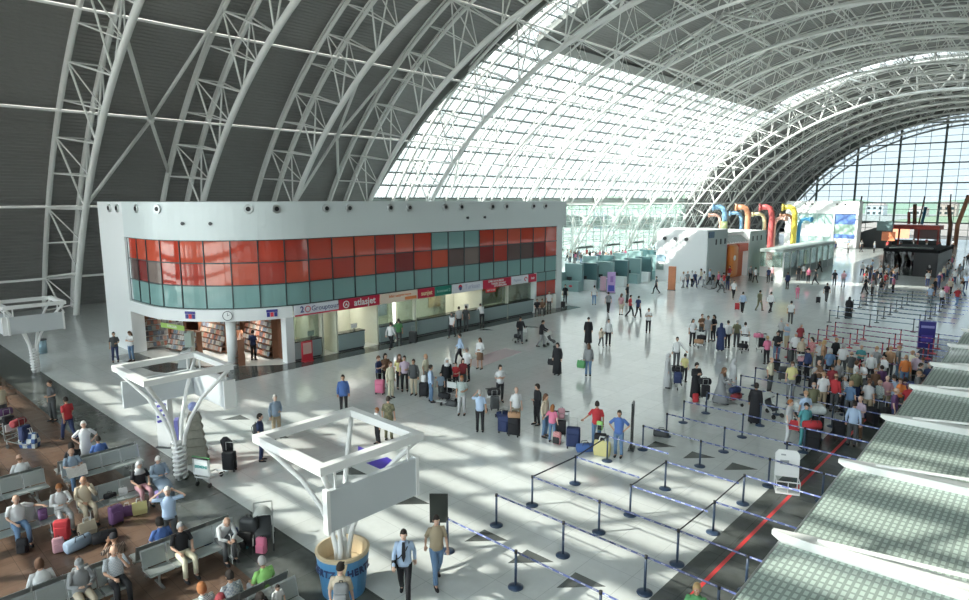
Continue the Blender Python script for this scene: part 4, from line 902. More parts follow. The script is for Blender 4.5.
# ---- check-in canopies
def frit():
    m=bpy.data.materials.new('fritted_glass'); m.use_nodes=True; n=m.node_tree; n.nodes.clear()
    o=n.nodes.new('ShaderNodeOutputMaterial'); t=n.nodes.new('ShaderNodeTexCoord'); br=n.nodes.new('ShaderNodeTexBrick'); br.offset=0; br.inputs['Scale'].default_value=1
    br.inputs['Brick Width'].default_value=.11; br.inputs['Row Height'].default_value=.17; br.inputs['Mortar Size'].default_value=.026; br.inputs['Mortar Smooth'].default_value=.2
    no=n.nodes.new('ShaderNodeTexNoise'); no.inputs['Scale'].default_value=.7; n.links.new(t.outputs['Object'],no.inputs[0]); n.links.new(t.outputs['Object'],br.inputs[0])
    tr=n.nodes.new('ShaderNodeBsdfTransparent'); tr.inputs[0].default_value=(.60,.75,.68,1); df=n.nodes.new('ShaderNodeBsdfDiffuse'); df.inputs[0].default_value=(.70,.84,.76,1)
    gl=n.nodes.new('ShaderNodeBsdfGlossy'); gl.inputs[1].default_value=.06; fr=n.nodes.new('ShaderNodeFresnel'); fr.inputs[0].default_value=1.5
    ma=n.nodes.new('ShaderNodeMapRange'); ma.inputs[3].default_value=.74; ma.inputs[4].default_value=.44; n.links.new(br.outputs['Fac'],ma.inputs[0])
    mx=n.nodes.new('ShaderNodeMixShader'); n.links.new(ma.outputs[0],mx.inputs[0]); n.links.new(tr.outputs[0],mx.inputs[1]); n.links.new(df.outputs[0],mx.inputs[2])
    m2=n.nodes.new('ShaderNodeMixShader'); n.links.new(fr.outputs[0],m2.inputs[0]); n.links.new(mx.outputs[0],m2.inputs[1]); n.links.new(gl.outputs[0],m2.inputs[2]); n.links.new(m2.outputs[0],o.inputs[0]); return m
FRIT=frit(); CW=mat('canopy_white',(0.78,0.79,0.76),0.4)
CANY=[3.0,7.25,11.5,15.85,20.1,24.1,28.0,32.2,36.4,40.6,44.8]
pl=['first','second','third','fourth','fifth','sixth','seventh','eighth','ninth','tenth','eleventh']
ZC=2.95; XE=-3.35; XR=4.5
for k,y in enumerate(CANY):
    o=empty('canopy_beam',(XE,y,0),0,'white tapered canopy beam with a thin stay rod, %s from the near end'%pl[k],'beam','white beams of the glass check-in canopy')
    q=MB(); q.loft([[(-.15,-.05,ZC+.28),(-.15,.05,ZC+.28),(-.15,.05,ZC+.36),(-.15,-.05,ZC+.36)],[(.5,-.14,ZC-.05),(.5,.14,ZC-.05),(.5,.14,ZC+.40),(.5,-.14,ZC+.40)],[(XR-XE,-.16,ZC+.05),(XR-XE,.16,ZC+.05),(XR-XE,.16,ZC+.62),(XR-XE,-.16,ZC+.62)]]); q.build('beam_body',CW,o)
    q=MB(); q.tube([(.6,.0,ZC+.42),(XR-XE,0,ZC+1.15)],.035,6); q.build('stay_rod',CW,o)
    q=MB(); q.tube([(.35,.22,ZC-.15),(.35,.22,ZC+.22)],.035,6); q.tube([(2.3,.22,ZC-.1),(2.3,.22,ZC+.3)],.03,6); q.build('clamp_pin',DARK,o)
    q=MB(); q.tube([(XR-XE-.3,0,0),(XR-XE-.3,0,ZC+.1)],.12,10); q.build('column',CW,o)
    if k<len(CANY)-1:
        y1=CANY[k+1]
        g=empty('canopy_glass',(XE,(y+y1)/2,0),0,'green fritted glass canopy sheet in the %s bay from the near end'%pl[k],'glass roof','glass canopy sheets over the check-in desks'); h=(y1-y)/2-.16
        q=MB(); q.loft([[(0,-h,ZC),(0,h,ZC+.22),(0,h,ZC+.235),(0,-h,ZC+.015)],[(XR-XE,-h,ZC+.18),(XR-XE,h,ZC+.4),(XR-XE,h,ZC+.415),(XR-XE,-h,ZC+.195)]]); q.build('glass_sheet',FRIT,g)
        q=MB()
        for t in (0.0,): 
            xx=.02+t*(XR-XE); q.tube([(xx,-h,ZC+.02+.18*t),(xx,h,ZC+.24+.18*t)],.02,5)
        q.build('edge_strip',CHROME,g)
        d=empty('checkin_counter',(-.9,(y+y1)/2,0),R(90),'pale check-in counter under the %s glass canopy bay'%pl[k],'counter','check-in counters under the canopy')
        q=MB(); q.b2(-1.3,1.3,-.3,.3,0,1.05); q.build('counter_body',CW,d); q=MB(); q.b2(-1.35,1.35,-.35,.35,1.05,1.1); q.build('counter_top',DL,d)
        q=MB(); q.b2(-.2,.3,.05,.1,1.2,1.55); q.b2(0,.06,.05,.1,1.1,1.2); q.build('monitor',DARK,d)
        q=MB(); q.b2(-2.0,-1.45,-1.2,.9,0,.45); q.build('weighing_belt',DARK,d)
# ---- benches
PERF=mat('perforated_steel',(0.42,0.46,0.46),0.38,metal=0.55,var=.1,vscale=60)
def mk_bench(n=4):
    o=empty('bench',(0,0,0),0,'x','bench'); wd=.58
    for k in range(n):
        x=(k-(n-1)/2)*wd
        q=MB(); q.loft([[(x-.265,-.46,.42),(x+.265,-.46,.42),(x+.265,-.44,.455),(x-.265,-.44,.455)],[(x-.265,-.40,.445),(x+.265,-.40,.445),(x+.265,-.40,.465),(x-.265,-.40,.465)],[(x-.265,0,.41),(x+.265,0,.41),(x+.265,0,.43),(x-.265,0,.43)]]); q.build('seat',PERF,o)
        q=MB(); q.loft([[(x-.265,.0,.46),(x+.265,.0,.46),(x+.265,.02,.46),(x-.265,.02,.46)],[(x-.265,.10,.84),(x+.265,.10,.84),(x+.265,.12,.84),(x-.265,.12,.84)],[(x-.265,.13,.87),(x+.265,.13,.87),(x+.265,.15,.865),(x-.265,.15,.865)]]); q.build('backrest',PERF,o)
        for s in (-1,1):
            q=MB(); q.tube([(x+s*.275,-.44,.43),(x+s*.275,0,.42),(x+s*.275,.13,.87)],.013,5); q.build('side_rim',CHROME,o)
    q=MB(); q.b2(-n*wd/2,n*wd/2,-.2,-.13,.33,.40); q.build('beam',CHROME,o)
    for s in(-1,1):
        q=MB(); q.tube([(s*(n*wd/2-.3),-.17,.35),(s*(n*wd/2-.3),-.17,.04)],.03,8); q.b2(s*(n*wd/2-.3)-.03,s*(n*wd/2-.3)+.03,-.42,.08,0,.04); q.build('leg',CHROME,o)
    return o
bench=Proto(mk_bench)
BGR='perforated steel benches in the waiting area'
for x,yc,f,lb in [(-23.0,3.45,1,'steel bench in the farthest row, near end, seats towards the viewer'),(-23.0,6.2,1,'steel bench in the farthest row, end nearest the white floor'),
    (-23.5,3.45,-1,'steel bench turned away behind the farthest row, near end'),(-23.5,6.2,-1,'steel bench turned away behind the farthest row, by the white floor'),
    (-20.35,3.2,1,'steel bench in the second row, holding the white polo man'),(-20.35,5.9,1,'steel bench in the second row, holding the two old women'),
    (-15.6,3.3,1,'steel bench in the third row, under the grey jacket man'),(-15.6,6.0,1,'steel bench in the third row, under the striped scarf man'),
    (-16.1,3.3,-1,'steel bench turned away behind the third row, near end'),(-16.1,6.0,-1,'steel bench turned away behind the third row, far end'),
    (-12.55,5.7,-1,'steel bench under the man in the lime shirt'),(-12.0,5.7,1,'steel bench backing the lime shirt bench, seats towards the viewer'),(-12.55,3.0,-1,'steel bench at the bottom edge, left of the lime shirt bench')]:
    bench((x,yc,0),R(90*f),lb,BGR)

# ================================================================== PEOPLE
def V(*a): return Vector(a)
BASE=dict(pel=V(0,0,.93),wai=V(0,0,1.06),che=V(0,.01,1.27),nek=V(0,.015,1.44),hd=V(0,-.015,1.60),
 shL=V(.158,.01,1.375),elL=V(.225,.035,1.11),wrL=V(.235,-.03,.88),hL=V(0,-.02,-1),
 shR=V(-.158,.01,1.375),elR=V(-.225,.035,1.11),wrR=V(-.235,-.03,.88),hR=V(0,-.02,-1),
 hiL=V(.09,0,.90),knL=V(.10,-.015,.49),anL=V(.105,.03,.08),hiR=V(-.09,0,.90),knR=V(-.10,-.015,.49),anR=V(-.105,.03,.08),tilt=0,turn=0)
def P(**k): d={a:(b.copy() if isinstance(b,Vector) else b) for a,b in BASE.items()}; d.update({a:(V(*b) if isinstance(b,tuple) else b) for a,b in k.items()}); return d
SITB=dict(pel=(0,0,.53),wai=(0,.02,.66),che=(0,.03,.87),nek=(0,.02,1.04),hd=(0,-.03,1.19),shL=(.165,.02,.985),shR=(-.165,.02,.985),
 hiL=(.09,-.02,.52),hiR=(-.09,-.02,.52),knL=(.12,-.44,.50),knR=(-.12,-.44,.50),anL=(.13,-.43,.08),anR=(-.13,-.46,.08))
POSES={
 'stand':P(),
 'front':P(elL=(.23,.02,1.12),wrL=(.10,-.21,1.08),hL=(-.8,-.4,.1),anR=(-.13,.0,.08),knR=(-.115,-.03,.49)),
 'cross':P(elL=(.23,.0,1.13),wrL=(-.02,-.19,1.17),hL=(-1,.1,.1),elR=(-.23,.0,1.13),wrR=(.0,-.16,1.12),hR=(1,.1,0)),
 'walk':P(knL=(.09,-.20,.52),anL=(.095,-.27,.11),knR=(-.09,.06,.49),anR=(-.095,.34,.14),elL=(.225,.12,1.13),wrL=(.23,.16,.90),elR=(-.225,-.03,1.12),wrR=(-.22,-.20,.93),tilt=4),
 'walk2':P(knR=(-.09,-.18,.52),anR=(-.095,-.24,.10),knL=(.09,.05,.49),anL=(.095,.30,.13),elR=(-.225,.12,1.13),wrR=(-.23,.15,.90),elL=(.225,-.03,1.12),wrL=(.22,-.18,.92),tilt=6),
 'hips':P(elL=(.36,.07,1.16),wrL=(.19,-.02,1.00),hL=(-.8,-.4,-.4),elR=(-.36,.07,1.16),wrR=(-.19,-.02,1.00),hR=(.8,-.4,-.4)),
 'push':P(che=(0,-.03,1.26),nek=(0,-.06,1.42),hd=(0,-.11,1.57),shL=(.165,-.05,1.37),shR=(-.165,-.05,1.37),elL=(.23,-.16,1.15),wrL=(.23,-.40,1.04),hL=(0,-1,-.1),elR=(-.23,-.16,1.15),wrR=(-.23,-.40,1.04),hR=(0,-1,-.1),knL=(.09,-.12,.5),anL=(.1,-.16,.08),anR=(-.1,.24,.11),tilt=8),
 'phone':P(elL=(.22,-.04,1.14),wrL=(.07,-.26,1.20),hL=(-.5,-.4,.5),elR=(-.22,-.04,1.14),wrR=(-.06,-.26,1.20),hR=(.5,-.4,.5),tilt=18),
 'armup':P(elL=(.33,-.10,1.34),wrL=(.12,-.16,1.56),hL=(-.6,-.1,.6)),
 'both_up':P(elL=(.42,-.02,1.42),wrL=(.15,.04,1.58),hL=(-.8,.4,.1),elR=(-.42,-.02,1.42),wrR=(-.15,.04,1.58),hR=(.8,.4,.1)),
 'reach':P(elL=(.30,-.04,1.16),wrL=(.46,-.14,.98),hL=(.6,-.3,-.6)),
 'reachR':P(elR=(-.33,-.02,1.18),wrR=(-.55,-.08,1.02),hR=(-.8,-.2,-.4)),
 'lean':P(wai=(0,-.05,1.04),che=(0,-.16,1.22),nek=(0,-.26,1.35),hd=(0,-.35,1.47),shL=(.165,-.22,1.31),shR=(-.165,-.22,1.31),elL=(.24,-.36,1.12),wrL=(.14,-.55,1.14),hL=(-.2,-1,0),elR=(-.24,-.36,1.12),wrR=(-.14,-.55,1.14),hR=(.2,-1,0),tilt=15),
 'sit':P(**SITB,elL=(.24,-.03,.74),wrL=(.15,-.27,.66),hL=(-.2,-1,-.3),elR=(-.24,-.03,.74),wrR=(-.15,-.27,.66),hR=(.2,-1,-.3),tilt=8),
 'sitread':P(**SITB,elL=(.24,-.08,.76),wrL=(.10,-.32,.80),hL=(-.3,-.8,.3),elR=(-.24,-.08,.76),wrR=(-.10,-.32,.80),hR=(.3,-.8,.3),tilt=28),
 'sithand':P(**SITB,elL=(.22,-.22,.78),wrL=(.08,-.18,1.05),hL=(-.3,.1,1),elR=(-.23,-.05,.74),wrR=(-.10,-.28,.66),hR=(.3,-1,-.2),tilt=14),
 'sitarm':P(**SITB,elL=(.40,.06,.86),wrL=(.56,-.12,.86),hL=(.5,-.8,-.3),elR=(-.24,-.03,.74),wrR=(-.10,-.30,.62),hR=(.4,-1,-.2)),
}
d=P(**SITB); d.update(wai=V(0,-.05,.64),che=V(0,-.17,.82),nek=V(0,-.28,.95),hd=V(0,-.38,1.06),shL=V(.165,-.24,.90),shR=V(-.165,-.24,.90),elL=V(.2,-.38,.68),wrL=V(.06,-.50,.62),hL=V(-.3,-1,-.3),elR=V(-.2,-.38,.68),wrR=V(-.06,-.50,.62),hR=V(.3,-1,-.3),tilt=25); POSES['sitlean']=d
SKIN=[mat('skin_%d'%i,c,0.55) for i,c in enumerate([(0.58,0.36,0.26),(0.50,0.29,0.19),(0.66,0.44,0.34)])]
EYE=mat('eye_dark',(0.02,0.015,0.01),0.2); LIP=mat('lips',(0.42,0.16,0.13),0.5); EYW=mat('eye_white',(0.7,0.68,0.65),0.3)
def skin_obj(verts,edges,radii,root=0):
    me=bpy.data.meshes.new('t'); me.from_pydata([tuple(v) for v in verts],edges,[]); o=bpy.data.objects.new('t',me); COL.objects.link(o)
    o.modifiers.new('s','SKIN')
    for i,r in enumerate(radii):
        sv=me.skin_vertices[0].data[i]; sv.radius=r if isinstance(r,tuple) else (r,r); sv.use_root=(i==root)
    ss=o.modifiers.new('u','SUBSURF'); ss.levels=1; ss.render_levels=1
    dg=bpy.context.evaluated_depsgraph_get(); ev=o.evaluated_get(dg); m=ev.to_mesh()
    vs=[v.co.copy() for v in m.vertices]; fs=[tuple(p.vertices) for p in m.polygons]; ev.to_mesh_clear(); bpy.data.objects.remove(o); bpy.data.meshes.remove(me)
    return vs,fs
def headM(p):
    t=p['tilt']; return Matrix.Rotation(R(t),3,'X')   # tilt forwards (towards -Y)
def ringlerp(a,b,t): return a+(b-a)*t
BODY={}
def hand(b,w,dr,side):
    d=dr.normalized(); ref=V(0,-1,0) if abs(d.y)<0.8 else V(0,0,1)
    sd=d.cross(ref).normalized()*side   # towards thumb
    nrm=d.cross(sd).normalized()
    b.tube([w-d*.02,w+d*.02,w+d*.06,w+d*.09],[(.024,.018),(.034,.016),(.040,.016),(.036,.013)],8,xref=sd)
    for k,L in enumerate((.062,.072,.066,.05)):
        o=w+d*.075+sd*(.027-.018*k); c=nrm*(-.012)
        b.tube([o,o+d*L*.5+c*.4,o+d*L*.9+c*1.6],[.0095,.0085,.006],5)
    o=w+d*.02+sd*.024; b.tube([o,o+sd*.025+d*.025,o+sd*.03+d*.055],[.012,.010,.007],5)
def make_pose_meshes(name):
    p=POSES[name]; M=headM(p); S={}
    vs=[p['pel'],p['wai'],p['che'],p['nek'],p['nek']+(p['hd']-p['nek'])*.55]; ed=[(0,1),(1,2),(2,3),(3,4)]; rd=[(.12,.095),(.115,.085),(.13,.09),.055,.05]
    for s in 'LR':
        i=len(vs); vs+=[p['sh'+s],p['el'+s],p['wr'+s]]; ed+=[(2,i),(i,i+1),(i+1,i+2)]; rd+=[.048,.036,.024]
        i=len(vs); vs+=[p['hi'+s],p['kn'+s],p['an'+s],p['an'+s]+V(0,-.10,-.045)]; ed+=[(0,i),(i,i+1),(i+1,i+2),(i+2,i+3)]; rd+=[.075,.052,.036,.03]
    b=MB(); b.cur=0; a,f=skin_obj(vs,ed,rd); b.add(a,f)
    for s,sg in (('L',1),('R',-1)): hand(b,p['wr'+s],p['h'+s],sg)
    # head: skull narrowing to the chin, nose, ears, eyes, mouth
    hc=p['hd']; rings=[]
    prof=[(-.118,.022,.030,-.030),(-.105,.038,.045,-.026),(-.08,.052,.062,-.018),(-.045,.062,.078,-.008),(0,.072,.092,.0),(.04,.075,.096,.004),(.075,.068,.086,.006),(.10,.048,.062,.008),(.115,.018,.024,.008)]
    for z,rx,ry,oy in prof:
        rings.append([hc+M@V(rx*math.cos(2*math.pi*k/14),ry*math.sin(2*math.pi*k/14)*(1.0)+oy,z) for k in range(14)])
    b.loft(rings)
    b.loft([[hc+M@V(*q) for q in r] for r in ([(-.016,-.088,-.03),(.016,-.088,-.03),(.012,-.09,-.015),(-.012,-.09,-.015)],[(-.012,-.118,-.028),(.012,-.118,-.028),(.006,-.108,-.012),(-.006,-.108,-.012)])])
    b.loft([[hc+M@V(*q) for q in r] for r in ([(-.010,-.088,.03),(.010,-.088,.03),(.010,-.09,.02),(-.010,-.09,.02)],[(-.010,-.106,-.02),(.010,-.106,-.02),(.008,-.09,-.024),(-.008,-.09,-.024)])])
    for s in(-1,1):
        b.sph(hc+M@V(s*.074,.008,-.012),(.012,.022,.032),8,5)
        b.cur=1; b.sph(hc+M@V(s*.030,-.0875,.004),(.014,.008,.008),8,5); b.cur=2; b.sph(hc+M@V(s*.030,-.094,.004),(.006,.004,.006),6,4); b.cur=0
    b.cur=3; b.sph(hc+M@V(0,-.078,-.058),(.024,.010,.008),8,4); b.cur=0
    S['body']=b.mesh('body',[SKIN[0],EYW,EYE,LIP],True)
    # ---- clothes
    sx=(p['shL']-p['shR']).normalized()
    def torso(b,low,f=1.0,hem=None):
        c=p['che']; n_=p['nek']; wa=p['wai']; pe=p['pel']
        pts=[]; rr=[]
        dn=(pe-wa).normalized()
        pts.append(pe+dn*low); rr.append((.172*f,.128*f))
        pts.append(pe+(wa-pe)*.3); rr.append((.168*f,.125*f)); pts.append(wa); rr.append((.155*f,.115*f))
        pts.append(wa+(c-wa)*.6); rr.append((.168*f,.122*f)); pts.append(c); rr.append((.182*f,.125*f)); pts.append(c+(n_-c)*.5); rr.append((.176*f,.112*f)); pts.append(c+(n_-c)*.78); rr.append((.130*f,.088*f)); pts.append(c+(n_-c)*1.0); rr.append((.075,.07)); pts.append(c+(n_-c)*1.12); rr.append((.062,.06))
        b.tube(pts,rr,14,xref=sx)
    def sleeve(b,s,full,f=1.0):
        a,e,w_=p['sh'+s],p['el'+s],p['wr'+s]; inn=p['che']+(p['nek']-p['che'])*.55
        st=a+(inn-a)*.5
        if full: b.tube([st,a,a+(e-a)*.5,e,e+(w_-e)*.5,w_+(e-w_)*.04],[.056*f,.058*f,.052*f,.046*f,.042*f,.036*f],9)
        else: b.tube([st,a,a+(e-a)*.4,a+(e-a)*.8],[.056*f,.058*f,.055*f,.056*f],9)
    sit=name.startswith('sit')
    for nm,full,low,f in (('tee',False,.05 if not sit else .03,1.0),('shirt',True,.05 if not sit else .03,1.0),('jacket',True,.12 if not sit else .04,1.10)):
        b=MB(); torso(b,low,f); sleeve(b,'L',full,f); sleeve(b,'R',full,f); S[nm]=b.mesh(nm,WHITE,True)
    for nm,full in (('trousers',True),('shorts',False)):
        b=MB(); pe=p['pel']; top=pe+(p['wai']-pe)*.55
        if sit: b.tube([top,pe,pe+V(0,-.02,-.07)],[(.160,.122),(.172,.135),(.14,.11)],14,xref=sx)
        else: b.tube([top,pe,pe+V(0,0,-.08),pe+V(0,0,-.13)],[(.158,.116),(.166,.125),(.15,.115),(.09,.08)],14,xref=sx)
        for s in 'LR':
            h,k,a=p['hi'+s],p['kn'+s],p['an'+s]
            if full: b.tube([h+(k-h)*-.05,h+(k-h)*.2,k,k+(a-k)*.5,a+(k-a)*.05],[.092,.090,.066,.058,.056],10)
            else: b.tube([h+(k-h)*-.05,h+(k-h)*.2,k],[.092,.092,.075],10)
        S[nm]=b.mesh(nm,WHITE,True)
    for s in 'LR':
        a=p['an'+s]; b=MB(); 
        b.tube([a+V(0,.055,-.035),a+V(0,.03,-.03),a+V(0,-.06,-.042),a+V(0,-.14,-.052),a+V(0,-.19,-.058)],[(.03,.035),(.042,.048),(.046,.036),(.044,.026),(.025,.016)],9,xref=(1,0,0)); S['shoe'+s]=b.mesh('shoe',BLACK,True)
    # long robe
    if not sit:
        b=MB(); c=p['che']; n_=p['nek']
        sp=abs(p['anL'].y-p['anR'].y)/2
        b.tube([V(0,0,.10),V(0,0,.5),p['pel'],p['wai'],c,c+(n_-c)*.5,c+(n_-c)*.8,n_],[(.25,.20+sp),(.225,.18+sp*.5),(.20,.15),(.185,.135),(.20,.135),(.198,.125),(.14,.09),(.07,.07)],16,xref=(1,0,0)); sleeve(b,'L',True,1.25); sleeve(b,'R',True,1.25); S['robe']=b.mesh('robe',WHITE,True)
        b=MB(); b.tube([V(0,0,.52),V(0,0,.75),p['pel'],p['wai']],[(.20,.17+sp*.4),(.185,.15),(.168,.128),(.155,.115)],14,xref=(1,0,0)); S['skirt']=b.mesh('skirt',WHITE,True)
    else:
        b=MB(); torso(b,.02,1.12); sleeve(b,'L',True,1.2); sleeve(b,'R',True,1.2)
        b.tube([p['pel']+V(0,.05,0),V(0,-.25,.51),V(0,-.46,.46),V(0,-.50,.12)],[(.2,.13),(.22,.11),(.21,.12),(.24,.13)],14,xref=(1,0,0)); S['robe']=b.mesh('robe',WHITE,True)
    BODY[name]=(S,hc,M)
def cap_shell(zmin,front,r=1.13,back=-.06,seg=16):
    # hair shell over the skull; lower edge dips at the back and sides
    b=MB(); rows=8; prof=[]
    rings=[]
    for i in range(rows+1):
        t=i/rows; ring=[]
        for k in range(seg):
            a=2*math.pi*k/seg; fr=-math.sin(a)        # 1 at the face side (-Y)
            low=zmin if fr<0.0 else zmin+(front-zmin)*min(1,fr*1.5)
            z=low+(0.118-low)*t; zz=min(1,max(-1,z/0.128)); q=math.sqrt(max(0.0,1-zz*zz*(1 if zz>0 else .35)))
            ring.append(V(.077*r*q*math.cos(a),.100*r*q*math.sin(a)+.006,z*1.04))
        rings.append(ring)
    b.loft(rings); return b
HAIR={}
def make_hair():
    HAIR['short']=cap_shell(-.05,.055,1.08).mesh('hair',BLACK,True)
    HAIR['full']=cap_shell(-.08,.05,1.18).mesh('hair',BLACK,True)
    b=cap_shell(-.07,.05,1.14); b.tube([V(0,.05,.05),V(0,.085,-.04),V(0,.09,-.14),V(0,.085,-.25)],[(.08,.05),(.095,.05),(.09,.035),(.06,.02)],10,xref=(1,0,0)); HAIR['long']=b.mesh('hair',BLACK,True)
    b=cap_shell(-.06,.055,1.1); b.sph(V(0,.12,.02),(.045,.045,.045),8,6); HAIR['bun']=b.mesh('hair',BLACK,True)
    b=MB()
    b.tube([V(.074,-.02,-.03),V(.076,.04,-.02),V(.05,.088,-.01),V(0,.102,-.01),V(-.05,.088,-.01),V(-.076,.04,-.02),V(-.074,-.02,-.03)],[(.012,.02),(.012,.032),(.012,.038),(.012,.04),(.012,.038),(.012,.032),(.012,.02)],6,xref=None); HAIR['bald']=b.mesh('hair',BLACK,True)
    b=cap_shell(-.01,.045,1.12); b.loft([[V(-.06,-.07,.045),V(.06,-.07,.045),V(.06,-.07,.055),V(-.06,-.07,.055)],[V(-.045,-.165,.03),V(.045,-.165,.03),V(.045,-.165,.038),V(-.045,-.165,.038)]]); HAIR['cap']=b.mesh('cap',BLACK,True)
    b=cap_shell(-.11,.062,1.2); b.tube([V(0,.01,-.07),V(0,.015,-.14),V(0,.02,-.22),V(0,.02,-.27)],[(.085,.10),(.105,.115),(.165,.12),(.19,.12)],14,xref=(1,0,0)); HAIR['scarf']=b.mesh('headscarf',BLACK,True)
make_hair()
PAL=dict(white=(.72,.73,.74),black=(.018,.018,.022),navy=(.03,.045,.12),blue=(.08,.16,.42),lightblue=(.42,.54,.72),jeans=(.13,.22,.36),grey=(.28,.29,.30),lightgrey=(.5,.51,.52),darkgrey=(.08,.085,.09),
 khaki=(.38,.31,.21),beige=(.58,.50,.38),cream=(.72,.68,.52),brown=(.18,.10,.06),red=(.50,.04,.05),pink=(.70,.20,.32),lilac=(.52,.42,.52),purple=(.15,.07,.18),green=(.10,.30,.12),lime=(.36,.72,.22),olive=(.17,.17,.10),
 teal=(.08,.30,.32),orange=(.70,.22,.06),yellow=(.66,.60,.28),maroon=(.28,.04,.05),greyblue=(.28,.36,.46),tan=(.45,.27,.16),blond=(.50,.34,.16),greyhair=(.42,.41,.40),whitehair=(.72,.71,.68),darkhair=(.03,.022,.018),brownhair=(.12,.06,.035),ginger=(.36,.14,.05),rose=(.55,.30,.34))
def cl(n): return mat('cloth_'+n,PAL[n],0.85)
def stripes(n,c1,c2,sc,dirn='Z'):
    k='cloth_'+n
    if k in MATS: return MATS[k]
    m=mat(k,c1,0.85); nt=m.node_tree; b=nt.nodes['Principled BSDF']; t=nt.nodes.new('ShaderNodeTexCoord'); w_=nt.nodes.new('ShaderNodeTexWave'); w_.bands_direction=dirn; w_.inputs['Scale'].default_value=sc
    r=nt.nodes.new('ShaderNodeValToRGB'); r.color_ramp.interpolation='CONSTANT'; r.color_ramp.elements[0].color=(*c1,1); r.color_ramp.elements[1].color=(*c2,1); r.color_ramp.elements[1].position=.5
    nt.links.new(t.outputs['Object'],w_.inputs[0]); nt.links.new(w_.outputs['Fac'],r.inputs[0]); nt.links.new(r.outputs[0],b.inputs[0]); return m
def checks(n,c1,c2,sc):
    k='cloth_'+n
    if k in MATS: return MATS[k]
    m=mat(k,c1,0.85); nt=m.node_tree; b=nt.nodes['Principled BSDF']; t=nt.nodes.new('ShaderNodeTexCoord'); w_=nt.nodes.new('ShaderNodeTexChecker'); w_.inputs[1].default_value=(*c1,1); w_.inputs[2].default_value=(*c2,1); w_.inputs['Scale'].default_value=sc
    nt.links.new(t.outputs['Object'],w_.inputs[0]); nt.links.new(w_.outputs[0],b.inputs[0]); return m
stripes('striped',(.70,.70,.66),(.15,.28,.30),12); checks('plaid',(.30,.36,.42),(.55,.58,.58),22); stripes('brownstripe',(.08,.05,.04),(.45,.33,.26),10,'X'); checks('checked',(.68,.70,.74),(.50,.56,.62),30); stripes('redpattern',(.55,.08,.12),(.62,.45,.42),9,'DIAGONAL'); checks('camo',(.13,.13,.08),(.22,.2,.12),8)
PAL.update(striped=0,plaid=0,brownstripe=0,checked=0,redpattern=0,camo=0)
rp=random.Random(11); NP=[0]
def person(loc,rz,pose,top,bot,hair,label,hcol='darkhair',topk='tee',botk='trousers',h=1.77,group=None,skin=None,shoes='black',z=0):
    if pose not in BODY: make_pose_meshes(pose)
    S,hc,M=BODY[pose]; NP[0]+=1
    o=empty('person',(loc[0],loc[1],z),rz,label,'person',group); o.scale=(h/1.72,)*3
    def part(nm,me,m,loc=None,rot=None):
        q=bpy.data.objects.new(nm,me); COL.objects.link(q); q.parent=o
        if m is not None: q.material_slots[0].link='OBJECT'; q.material_slots[0].material=m
        if loc is not None: q.location=loc; q.rotation_euler=rot
        return q
    part('body',S['body'],SKIN[rp.randrange(3) if skin is None else skin])
    if topk=='robe': part('robe',S['robe'],cl(top))
    else:
        part('skirt' if botk=='skirt' and 'skirt' in S else botk if botk in S else 'trousers',S[botk] if botk in S else S['trousers'],cl(bot))
        part(topk,S[topk],cl(top))
    sc=cl(shoes)
    for s in 'LR': part('shoe',S['shoe'+s],sc)
    if hair: part('headscarf' if hair=='scarf' else 'cap' if hair=='cap' else 'hair',HAIR[hair],cl(hcol),hc,M.to_euler())
    return o
def facing(p,a):
    t=Vector((-p[0],-p[1])).normalized(); r=Vector((-t.y,t.x)); # r: screen right
    v=t*math.cos(R(a))+r*math.sin(R(a)); return math.atan2(v.x,-v.y)
HEADH={}
def per(u,v,pose,a,top,bot,hair,label,head=False,**k):
    if head: v=foot(v)
    p=fl(u,v); return person((p.x,p.y),facing(p,a),pose,top,bot,hair,label,**k)
# --- people near the shop building and the steel trees (pixel of the feet, facing: 0 = to the viewer, 90 = to the right)
G=None
per(116,362,'front',0,'darkgrey','navy','short','person in dark top and jeans standing by the white end wall of the shop building')
per(132,361,'phone',-40,'white','jeans','long','woman in white top with a brown shoulder bag by the white end wall',hcol='brownhair')
per(254,360,'stand',150,'navy','black','short','person in dark navy clothes browsing the orange magazine rack in the newsagent')
per(344,414,'stand',5,'blue','black','short','person in bright blue jacket standing alone facing the viewer on the sunlit floor',topk='jacket')
per(277,438,'front',20,'greyblue','khaki','short','elderly person in grey blue shirt with a shoulder bag behind the navy shirted one',hcol='greyhair',topk='shirt')
per(262,461,'stand',80,'navy','navy','short','person in navy shirt and trousers carrying a grey backpack, facing right',topk='tee')
per(378,444,'stand',-60,'white','black','short','short person in white tee and dark trousers beside the olive shirted one',hcol='ginger',h=1.45)
per(389,440,'stand',170,'camo','olive','short','person in olive patterned shirt with a black shoulder bag seen from behind')
per(391,350,'walk',150,'white','black','short','person in white shirt walking past the peach sign counter',topk='shirt')
per(399,346,'reach',180,'green','darkgrey','short','person in pale green shirt reaching onto the peach sign counter')
per(452,338,'walk2',-30,'white','black','scarf','woman in white top and dark headscarf with white bags before the green sign',hcol='darkgrey')
per(459,331,'stand',180,'lightgrey','black','short','person in light grey shirt standing at the counter under the bird emblem')
per(466,330,'stand',170,'darkgrey','darkgrey','short','person in dark clothes with a big backpack at the bird emblem counter')
per(482,326,'lean',-160,'white','black','short','person in white shirt leaning on the counter under the red sign',topk='shirt')
per(460,364,'walk',-80,'lightblue','black','short','person in light blue shirt walking left in the open hall',topk='shirt')
per(480,369,'front',-30,'white','brown','long','woman in white blouse and brown skirt walking in the open hall',botk='skirt',hcol='brownhair',topk='shirt')
per(520,343,'push',10,'black','darkgrey','short','person pushing a trolley with a white front panel straight towards the viewer',topk='jacket')
per(541,347,'push',80,'black','grey','short','person in black jacket pushing a white pushchair to the right',topk='jacket')
